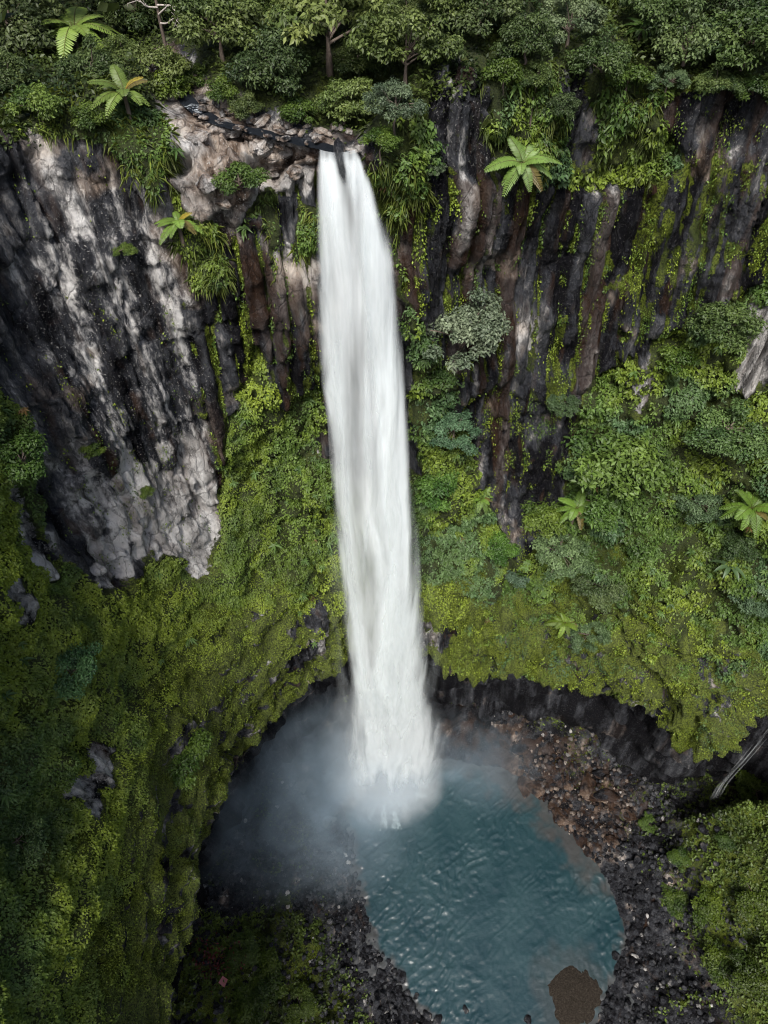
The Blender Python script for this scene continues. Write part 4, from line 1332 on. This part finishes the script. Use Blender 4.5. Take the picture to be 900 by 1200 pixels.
def d_strand(u, pv, X, s1, s2, cl):
    a = .55 + .28 * s1 + .08 * s2 + .42 * cl
    f = np.interp(pv, [176, 190, 700, 800, 900], [.3, 1, .95, .55, .0])
    return np.clip(a, 0, .97) * edge_soft(u, 1.5 * s1 + cl, .28) * f


LS = np.array([[176, 373, 391], [200, 372, 393], [250, 371, 404], [300, 373, 410], [350, 374, 408], [400, 375, 408], [450, 377, 410], [500, 386, 411], [600, 392, 416], [700, 399, 428], [800, 409, 440], [900, 412, 450]])
RS = np.array([[176, 402, 420], [200, 404, 428], [250, 411, 448], [300, 420, 462], [350, 423, 468], [400, 428, 473], [450, 433, 477], [500, 438, 480], [600, 436, 488], [700, 432, 498], [800, 425, 503], [900, 420, 508]])
CS = np.array([[200, 380, 408], [260, 384, 432], [300, 390, 436], [350, 395, 440], [400, 400, 442], [500, 402, 446], [600, 404, 450], [760, 410, 460]])
for S_, sd1, dy in ((LS, 621, -.7), (RS, 641, -.9)):
    o = ribbon('water_strand', (S_[:, 0], S_[:, 1]), (S_[:, 0], S_[:, 2]), 176, 900, 60, 620, d_strand, .5, dy, sd1, None)
    relparent(o, fall)


def d_wisp(u, pv, X, s1, s2, cl):
    a = .0 + .5 * s1 + .10 * s2 + .55 * cl
    return np.clip(a, 0, .7) * edge_soft(u, s1, .3) * np.interp(pv, [205, 260, 650, 758], [.9, .8, .6, 0])


o = ribbon('water_strand', (CS[:, 0], CS[:, 1]), (CS[:, 0], CS[:, 2]), 205, 758, 60, 560, d_wisp, .5, -1.2, 661, None)
relparent(o, fall)


def d_spray(u, pv, X, s1, s2, cl):
    a = .10 + .55 * cl + .35 * s1
    return np.clip(a, 0, .6) * edge_soft(u, cl, .42) * np.interp(pv, [300, 420, 700, 880, 935], [0, .35, .5, .8, 0])


o = ribbon('spray', (EDGE[:, 0], EDGE[:, 1] - np.interp(EDGE[:, 0], [300, 900], [8, 26])), (EDGE[:, 0], EDGE[:, 2] + np.interp(EDGE[:, 0], [300, 900], [9, 26])), 300, 942, 80, 600, d_spray, .6, -1.5, 681, None)
relparent(o, fall)

# rock notch between the two streams at the lip
def stone_mesh(name, seed, sub=4, flat=.7, pale=.25, tan=.0, moss=.0, rough=.30, wet=.3):
    import bmesh
    bm = bmesh.new()
    bmesh.ops.create_icosphere(bm, subdivisions=sub, radius=1)
    V = np.array([v.co[:] for v in bm.verts]); f = np.array([[v.index for v in q.verts] for q in bm.faces])
    bm.free()
    r = np.random.default_rng(seed)
    # faceted: cut with random planes
    for _ in range(9):
        nrm = unit(rand3(1, r))[0]; dcut = r.uniform(.5, .85)
        h = V @ nrm - dcut
        V = V - np.outer(np.clip(h, 0, None), nrm) * .92
    V = V * (1 + rough * .5 * fbm(V * 1.3 + seed, 4, seed) + rough * .25 * fbm(V * 4 + seed, 3, seed + 1))[:, None]
    V = V * np.array([1, r.uniform(.65, .95), flat])
    n = len(V)
    mo = np.clip(moss * (.5 + V[:, 2]), 0, 1)
    pat_ = rock_pat(V * 1.5 + seed * 3.1, seed) * np.array([.70 if 960 < seed < 970 else .77 if 930 < seed < 970 and pale < .3 else 1, 1, .6 + tan, 1]) + np.array([0, 0, .25 if 960 < seed < 970 else 0, 0])
    zn = np.stack([mo, np.full(n, pale), np.full(n, tan), np.full(n, wet)], 1)
    me = mesh_np(name, V, f, {'zone': zn, 'pat': pat_})
    me.materials.append(M_boulder)
    return me


def put_stone(me, name, p, s, rz, label, group=None, cat='boulder', tilt=0.0):
    o = link(name, me)
    o.location = p
    o.scale = s if hasattr(s, '__len__') else (s, s, s)
    o.rotation_euler = (tilt, tilt * .6, rz)
    tag(o, label, cat, group)
    return o


nt_ = stone_mesh('lip_rock', 901, 3, 1.1, .05, .0, .0, .3, 1.0)
p = Vector((on_z(397, 182, -14.6)[0], 34.8, -14.75))
put_stone(nt_, 'rock', p, (.36, .5, .6), .3, 'small wet black rock splitting the stream at the lip of the falls', cat='rock')

LEDGE = [stone_mesh('ledge_rock', 911 + k, 4, .55, .8, .5, 0, .45, .1) for k in range(4)]
r = np.random.default_rng(33)
LG = 'tan rocks on the ledge beside the falls'
for px, py, rp, lab in [(335, 178, 26, 'rounded tan rock slab at the end of the ledge nearest the falls'), (348, 200, 15, 'brown rock block hanging over the cliff beside the falls'),
                        (300, 168, 22, 'flat reddish rock on the ledge along the stream'), (262, 152, 24, 'cracked pale rock in the middle of the ledge by the stream bend'),
                        (228, 160, 18, 'grey tan rock above the dark crevice'), (240, 215, 20, 'pale rock below the ledge shrub beside the crevice'),
                        (262, 240, 16, 'tilted pale slab under the ledge shrub'), (318, 205, 14, 'tan boulder between the ledge shrub and the hanging block')]:
    hit, nrm = at(px, py)
    fw = hit.y * cp - hit.z * sp
    s = rp * fw / F
    put_stone(LEDGE[int(r.integers(4))], 'ledge_rock', hit - nrm * s * .12, (s, s * .8, s * .75), r.uniform(0, 6.28), lab, LG, 'rock', r.uniform(-.25, .25))
# far bank of the stream: broken tan rocks under the trees
for k_ in range(26):
    px = 205 + k_ * 8.2 + r.uniform(-4, 4); py = np.interp(px, [200, 240, 300, 350, 410], [122, 122, 143, 152, 160]) + r.uniform(-7, 6)
    hit, nrm = at(px, py)
    s = r.uniform(.25, .6)
    put_stone(LEDGE[int(r.integers(4))], 'bank_rock', hit + Vector((0, 0, s * .15)), (s, s * .8, s * .8), r.uniform(0, 6.28),
              'broken tan rock on the far bank of the stream above the falls', 'broken rocks along the far bank of the stream', 'rock', r.uniform(-.3, .3))

for k_ in range(16):
    px = 238 + k_ * 7.6 + r.uniform(-3, 3); py = np.interp(px, [221, 251, 316, 372], [124, 145, 163, 176]) + r.uniform(-2, 5)
    hit, nrm = at(px, py)
    s = r.uniform(.3, .6)
    put_stone(LEDGE[int(r.integers(4))], 'ledge_rock', hit + Vector((0, 0, s * .1)), (s * 1.2, s * .8, s * .7), r.uniform(0, 6.28),
              'weathered tan rock along the near edge of the stream on the bare ledge', 'rocks along the near edge of the stream', 'rock', r.uniform(-.25, .25))

# stream water
nst = len(SPf)
T = unit(np.gradient(SPf, axis=0)); S = unit(np.cross(T, UP))
wid = np.interp(np.arange(nst), [0, 60, 120, 150, 159], [.4, .36, .34, .5, .95])
uq = np.linspace(-1, 1, 9)
V = (SPf[:, None] + S[:, None] * (wid[:, None] * uq[None])[..., None])
V[..., 2] = SPf[:, None, 2] - .12 + .05 * fbm(V.reshape(-1, 3) * 1.8, 3, 701).reshape(nst, 9)
Vf = V.reshape(-1, 3)
ff = np.clip(.15 + .9 * fbm(Vf * np.array([1.2, 1.2, 1]), 3, 703), 0, 1) * np.repeat(np.interp(np.arange(nst), [0, 55, 68, 80, 95, 145, 159], [.1, .75, .3, .12, .15, .35, .95]), 9)
m, nt, out = mat_new('stream_water'); b = NB(nt)
a_ = b.attr('tint')
p = b.n('ShaderNodeBsdfPrincipled')
pos = b.n('ShaderNodeTexCoord').outputs['Object']
fm = b.ramp(b.math('ADD', b.math('MULTIPLY', b.math('SUBTRACT', b.noise(b.mapv(pos, (1, 1.6, 1)), 4.5, 5, .7, .6), .5), 2.2), a_.outputs['Alpha']), [(.42, 0.0), (.85, 1.0)])
b.l(b.mixc(fm, (.008, .010, .013, 1), (.66, .72, .76, 1)), p.inputs['Base Color'])
p.inputs['Roughness'].default_value = .5
p.inputs['Specular IOR Level'].default_value = .12
pos = b.n('ShaderNodeTexCoord').outputs['Object']
b.l(b.bump(b.noise(pos, 5, 3, .6), .4, .08), p.inputs['Normal'])
b.l(p.outputs[0], out.inputs[0])
o = link('stream', mesh_np('stream', Vf, grid_faces(nst, 9), {'tint': np.stack([1 + 0 * ff, 1 + 0 * ff, 1 + 0 * ff, np.clip(ff, 0, 1)], 1)}), m)
tag(o, 'dark narrow stream running between rocks to the lip of the falls', 'stream', kind='structure')

WETR = [stone_mesh('wet_rock', 981 + k, 3, .6, .35, .45, 0, .4, .7) for k in range(2)]
for k_ in range(16):
    i_ = int(r.uniform(8, 138)); sgn = 1 if k_ % 3 else -1
    c_ = SPf[i_] + S[i_] * sgn * wid[i_] * r.uniform(.75, 1.35)
    s = r.uniform(.14, .34)
    put_stone(WETR[k_ % 2], 'wet_rock', (c_[0], c_[1], SPf[i_][2] + s * .1), (s * 1.2, s, s * .8), r.uniform(0, 6.28),
              'dark wet rock lying in the edge of the stream above the falls', 'wet rocks in the stream bed', 'rock', r.uniform(-.3, .3))

# side cascade at the right edge
ct = np.array([on_z(899, 848, -66.5), on_z(872, 882, -76), on_z(846, 912, -84.5), on_z(836, 930, -88)])
cas = empty('side_cascade', ct[-1])
tag(cas, 'thin white side cascade on dark rock at the right edge', 'waterfall')
cc_ = catmull(np.concatenate([[ct[0] + (ct[0] - ct[1]) * .6], ct]), np.linspace(0, 4, 160))
cc_[:, 1] -= .6
for k_, (wd, ox, sd1) in enumerate([(.50, 0, 801), (.14, -.62, 821), (.12, .66, 841)]):
    u = np.linspace(-1, 1, 22)
    V = cc_[:, None] + np.array([1.0, .25, 0])[None, None] * (u[None] * wd * np.linspace(.7, 1.25, 160)[:, None] + ox)[..., None]
    Vf = V.reshape(-1, 3)
    a = np.clip(.35 + .8 * fbm(np.stack([np.tile(u, 160) * wd * 3.2, -Vf[:, 2] * .12, 0 * Vf[:, 2] + sd1], 1), 3, sd1), 0, .85) * (1 - np.abs(np.tile(u, 160)) ** 3) * (.34 if k_ == 0 else .25)
    me = mesh_np('cascade_strand', Vf, grid_faces(160, 22), {'tint': np.stack([1 + 0 * a, 1 + 0 * a, 1 + 0 * a, a], 1)})
    o = link('water_strand', me, M_fall)
    relparent(o, cas)

# ------------------------------------------------------------------ stones around the pool
DARK = [stone_mesh('dark_stone', 941 + k, 3, .62, .0, .0, 0, .35, .6) for k in range(5)]
GREYS = [stone_mesh('grey_stone', 951 + k, 3, .62, .62, .05, 0, .35, .3) for k in range(2)]
BROWN = [stone_mesh('brown_stone', 961 + k, 3, .5, .0, .32, 0, .4, .5) for k in range(3)]
r = np.random.default_rng(44)


def shore_pts(poly, n, rs):
    q = np.array([on_z(px, py, ZW + .8)[:2] for px, py in poly])
    lo, hi = q.min(0), q.max(0)
    out_ = []
    while len(out_) < n:
        c = rs.uniform(lo, hi, (n * 3, 2))
        c = c[pip(q, c[:, 0], c[:, 1])]
        out_ += list(c)
    return np.array(out_[:n])


A_left = [(385, 985), (412, 975), (424, 1060), (440, 1110), (470, 1150), (484, 1180), (520, 1205), (500, 1230), (400, 1220), (395, 1120), (375, 1050)]
A_right = [(705, 985), (745, 965), (800, 975), (825, 1020), (790, 1070), (800, 1130), (770, 1210), (695, 1220), (710, 1168), (732, 1120), (742, 1080), (720, 1035)]
A_brown = [(615, 905), (640, 880), (700, 895), (745, 945), (742, 990), (700, 1004), (665, 978), (640, 940)]
def put_boulders(poly, n, protos, smin, smax, labels, group, seed, pw=2.2):
    rs = np.random.default_rng(seed)
    for x, y in shore_pts(poly, n, rs):
        h_ = BVG.ray_cast(Vector((x, y, -60)), Vector((0, 0, -1)))
        if h_[0] is None: continue
        g_ = h_[0]
        s = smin + (smax - smin) * rs.random() ** pw
        k = int(rs.integers(len(protos)))
        z = max(g_.z, ZW - .15)
        put_stone(protos[k], 'boulder', (x, y, z + s * .12), (s, s * rs.uniform(.7, 1), s * rs.uniform(.7, 1.1)), rs.uniform(0, 6.28), labels, group, 'boulder', rs.uniform(-.3, .3))


put_boulders(A_left, 92, DARK, .28, .72, 'wet black boulder on the stony strip left of the pool', 'black boulders on the left shore', 1)
put_boulders(A_left, 12, GREYS, .25, .5, 'pale grey boulder among black ones on the stony strip left of the pool', 'pale boulders on the left shore', 2)
put_boulders(A_right, 118, DARK, .30, .85, 'wet black boulder on the stony bank right of the pool', 'black boulders on the right shore', 3)
put_boulders(A_right, 14, GREYS, .25, .55, 'pale grey boulder among black ones on the stony bank right of the pool', 'pale boulders on the right shore', 4)
put_boulders([(530, 862), (600, 862), (700, 900), (740, 950), (735, 995), (690, 1000), (640, 940)], 16, [stone_mesh('brown_slab', 965 + k, 4, .26, .0, .42, 0, .35, .5) for k in range(2)], 1.1, 2.3, 'flat reddish brown rock slab on the wet shelf right of the falls', 'brown slabs on the rock shelf', 6, 1.5)
put_boulders(A_brown, 50, BROWN, .35, 1.1, 'reddish brown boulder on the rock shelf between the falls and the right bank', 'brown boulders on the rock shelf', 5)
for px, py, s in [(482, 1182, .8), (500, 1190, .6), (512, 1196, .75), (470, 1144, .7), (545, 1183, .45), (488, 1168, .4)]:
    p = on_z(px, py, ZW)
    put_stone(DARK[int(r.integers(5))], 'boulder', (p[0], p[1], ZW + .05), s, r.uniform(0, 6), 'black boulder standing in the water off the left shore', 'black boulders in the shallow water', 'boulder')
for px, py, s in [(618, 1195, .5), (722, 1120, .55), (728, 1150, .6), (715, 1175, .7), (735, 1190, .7), (706, 1192, .5)]:
    p = on_z(px, py, ZW)
    put_stone(DARK[int(r.integers(5))], 'boulder', (p[0], p[1], ZW + .05), s, r.uniform(0, 6), 'black boulder standing in the water off the right shore', 'black boulders in the shallow water', 'boulder')

# small rubble: one mass
rb = np.random.default_rng(71)
base_me = stone_mesh('pebble', 971, 1, .7)
bv = np.empty(len(base_me.vertices) * 3, np.float32); base_me.vertices.foreach_get('co', bv); bv = bv.reshape(-1, 3)
bf = np.array([list(q.vertices) for q in base_me.polygons])
big_poly = [(215, 1000), (330, 900), (390, 960), (415, 1000), (428, 1060), (444, 1110), (474, 1150), (500, 1200), (480, 1260), (200, 1260)]
big_poly2 = [(560, 840), (700, 850), (800, 920), (870, 960), (860, 1100), (800, 1260), (690, 1240), (712, 1165), (735, 1110), (738, 1075), (716, 1030), (660, 970), (610, 900)]
Q = np.concatenate([shore_pts(big_poly, 5200, rb), shore_pts(big_poly2, 7500, rb)])
ix = np.clip(np.searchsorted(gx, Q[:, 0]) - 1, 0, len(gx) - 2); iy = np.clip(np.searchsorted(gy, Q[:, 1]) - 1, 0, len(gy) - 2)
zq = gz[ix, iy]
ok = (zq > ZW - .25) & (mound[ix, iy] < 6)
Q, zq = Q[ok], zq[ok]
n = len(Q)
s = .06 + .42 * rb.random(n) ** 4
a = rb.uniform(0, 6.28, n)
ca, sa = np.cos(a)[:, None], np.sin(a)[:, None]
stx = s[:, None] * rb.uniform(.7, 1.2, (n, 1))
X = (bv[None, :, 0] * ca - bv[None, :, 1] * sa) * stx + Q[:, :1]
Y = (bv[None, :, 0] * sa + bv[None, :, 1] * ca) * s[:, None] + Q[:, 1:2]
Zs = bv[None, :, 2] * s[:, None] + zq[:, None] + s[:, None] * .3
V = np.stack([X, Y, Zs], -1).reshape(-1, 3)
f = (bf[None] + (np.arange(n) * len(bv))[:, None, None]).reshape(-1, 3)
inb = bro[ix, iy][ok] if False else bro[np.clip(np.searchsorted(gx, Q[:, 0]) - 1, 0, len(gx) - 2), np.clip(np.searchsorted(gy, Q[:, 1]) - 1, 0, len(gy) - 2)]
pl = np.where(rb.random(n) < .03, .6, .0); tn = inb * .5
zn = np.repeat(np.stack([0 * pl, pl, tn, .5 + 0 * pl], 1), len(bv), 0)
pt = np.repeat(np.clip(rb.normal(.44, .14, (n, 4)), 0, .58), len(bv), 0)
me = mesh_np('rubble', V, f, {'zone': zn, 'pat': pt}, smooth=False)
o = link('rubble', me, M_boulder)
tag(o, 'small dark rubble and pebbles scattered on the gorge floor', 'rubble', kind='stuff')

# ------------------------------------------------------------------ mist round the foot of the fall
def mist_blob(name, c, rad, dens_, label, seed, nscale=.16, power=1.0, tone=(.70, .87, 1.0)):
    import bmesh
    bm = bmesh.new()
    bmesh.ops.create_icosphere(bm, subdivisions=4, radius=1)
    me = bpy.data.meshes.new(name)
    bm.to_mesh(me); bm.free()
    m, nt, out = mat_new(name + '_air'); b = NB(nt)
    pos = b.n('ShaderNodeTexCoord').outputs['Object']
    ln = b.n('ShaderNodeVectorMath', operation='LENGTH'); b.l(pos, ln.inputs[0])
    fall_ = b.ramp(ln.outputs['Value'], [(0.0, 1.0), (.4, .70), (.75, .22), (.99, 0.0)] if power == 1.0 else [(0.0, 1.0), (.55, .8), (.8, .35), (.99, 0.0)])
    wp = b.n('ShaderNodeNewGeometry').outputs['Position']
    nz = b.ramp(b.noise(wp, nscale, 4, .6, 1.2), [(.34, .03), (.66, 1.0)])
    p = b.n('ShaderNodeVolumePrincipled')
    p.inputs['Color'].default_value = (*tone, 1)
    p.inputs['Anisotropy'].default_value = .1
    b.l(b.math('MULTIPLY', b.math('MULTIPLY', fall_, nz), dens_), p.inputs['Density'])
    b.l(p.outputs[0], out.inputs['Volume'])
    me.materials.append(m)
    o = bpy.data.objects.new(name, me)
    COL.objects.link(o)
    o.location = c; o.scale = rad
    tag(o, label, 'mist', kind='stuff')
    return o


mist_blob('mist', (FOOT[0] - .2, FOOT[1] + .2, ZW + 9), (8.5, 6.5, 20), .24, 'dense white spray mist around the foot of the falls', 1, .22, 1.0, (.90, .96, 1.0))
mist_blob('mist', (FOOT[0] - 10.5, FOOT[1] - 3.0, ZW + 6.0), (17.5, 14.5, 12.5), .095, 'thin blue mist drifting left of the falls over the gorge floor', 2, .12, 2.0)
mist_blob('mist', (FOOT[0] - .2, FOOT[1] - .3, ZW + 2.5), (8.5, 6.5, 6.5), 1.0, 'bright splash of spray where the falls strike the pool', 4, .35, 1.0, (.97, .99, 1.0))
mist_blob('mist', (FOOT[0] + 9.5, FOOT[1] + 1.5, ZW + 3.5), (13, 8, 5.5), .11, 'thin mist drifting right of the falls over the brown rocks', 3, .16)













# ------------------------------------------------------------------ light
w = bpy.data.worlds.new('World')
sc.world = w
w.use_nodes = True
nt = w.node_tree
bg = nt.nodes['Background']
sky = nt.nodes.new('ShaderNodeTexSky')
sky.sky_type = 'NISHITA'
sky.sun_disc = False
SUN_EL, SUN_AZ = R(57), R(192)          # azimuth measured clockwise from +Y
sky.sun_elevation = SUN_EL
sky.sun_rotation = SUN_AZ
sky.dust_density = 4.0
sky.ozone_density = 1.0
nt.links.new(sky.outputs[0], bg.inputs[0])
bg.inputs[1].default_value = .11
sd_ = bpy.data.lights.new('sun', 'SUN')
sd_.energy = 3.2
sd_.angle = R(15)
sd_.color = (1.0, .97, .925)
sun = bpy.data.objects.new('sun', sd_)
COL.objects.link(sun)
sdir = Vector((math.sin(SUN_AZ) * math.cos(SUN_EL), math.cos(SUN_AZ) * math.cos(SUN_EL), math.sin(SUN_EL)))
sun.rotation_euler = sdir.to_track_quat('Z', 'Y').to_euler()

# ------------------------------------------------------------------ render settings
sc.view_settings.view_transform = 'Standard'
sc.view_settings.look = 'None'
sc.view_settings.exposure = 0.74
sc.view_settings.gamma = 1
sc.cycles.max_bounces = 7
sc.cycles.diffuse_bounces = 2
sc.cycles.glossy_bounces = 2
sc.cycles.transmission_bounces = 4
sc.cycles.transparent_max_bounces = 24
sc.cycles.volume_bounces = 4
sc.cycles.use_denoising = True
sc.cycles.use_adaptive_sampling = True
sc.cycles.adaptive_threshold = .015
sc.cycles.pixel_filter_type = 'BLACKMAN_HARRIS'
sc.cycles.filter_width = 1.1
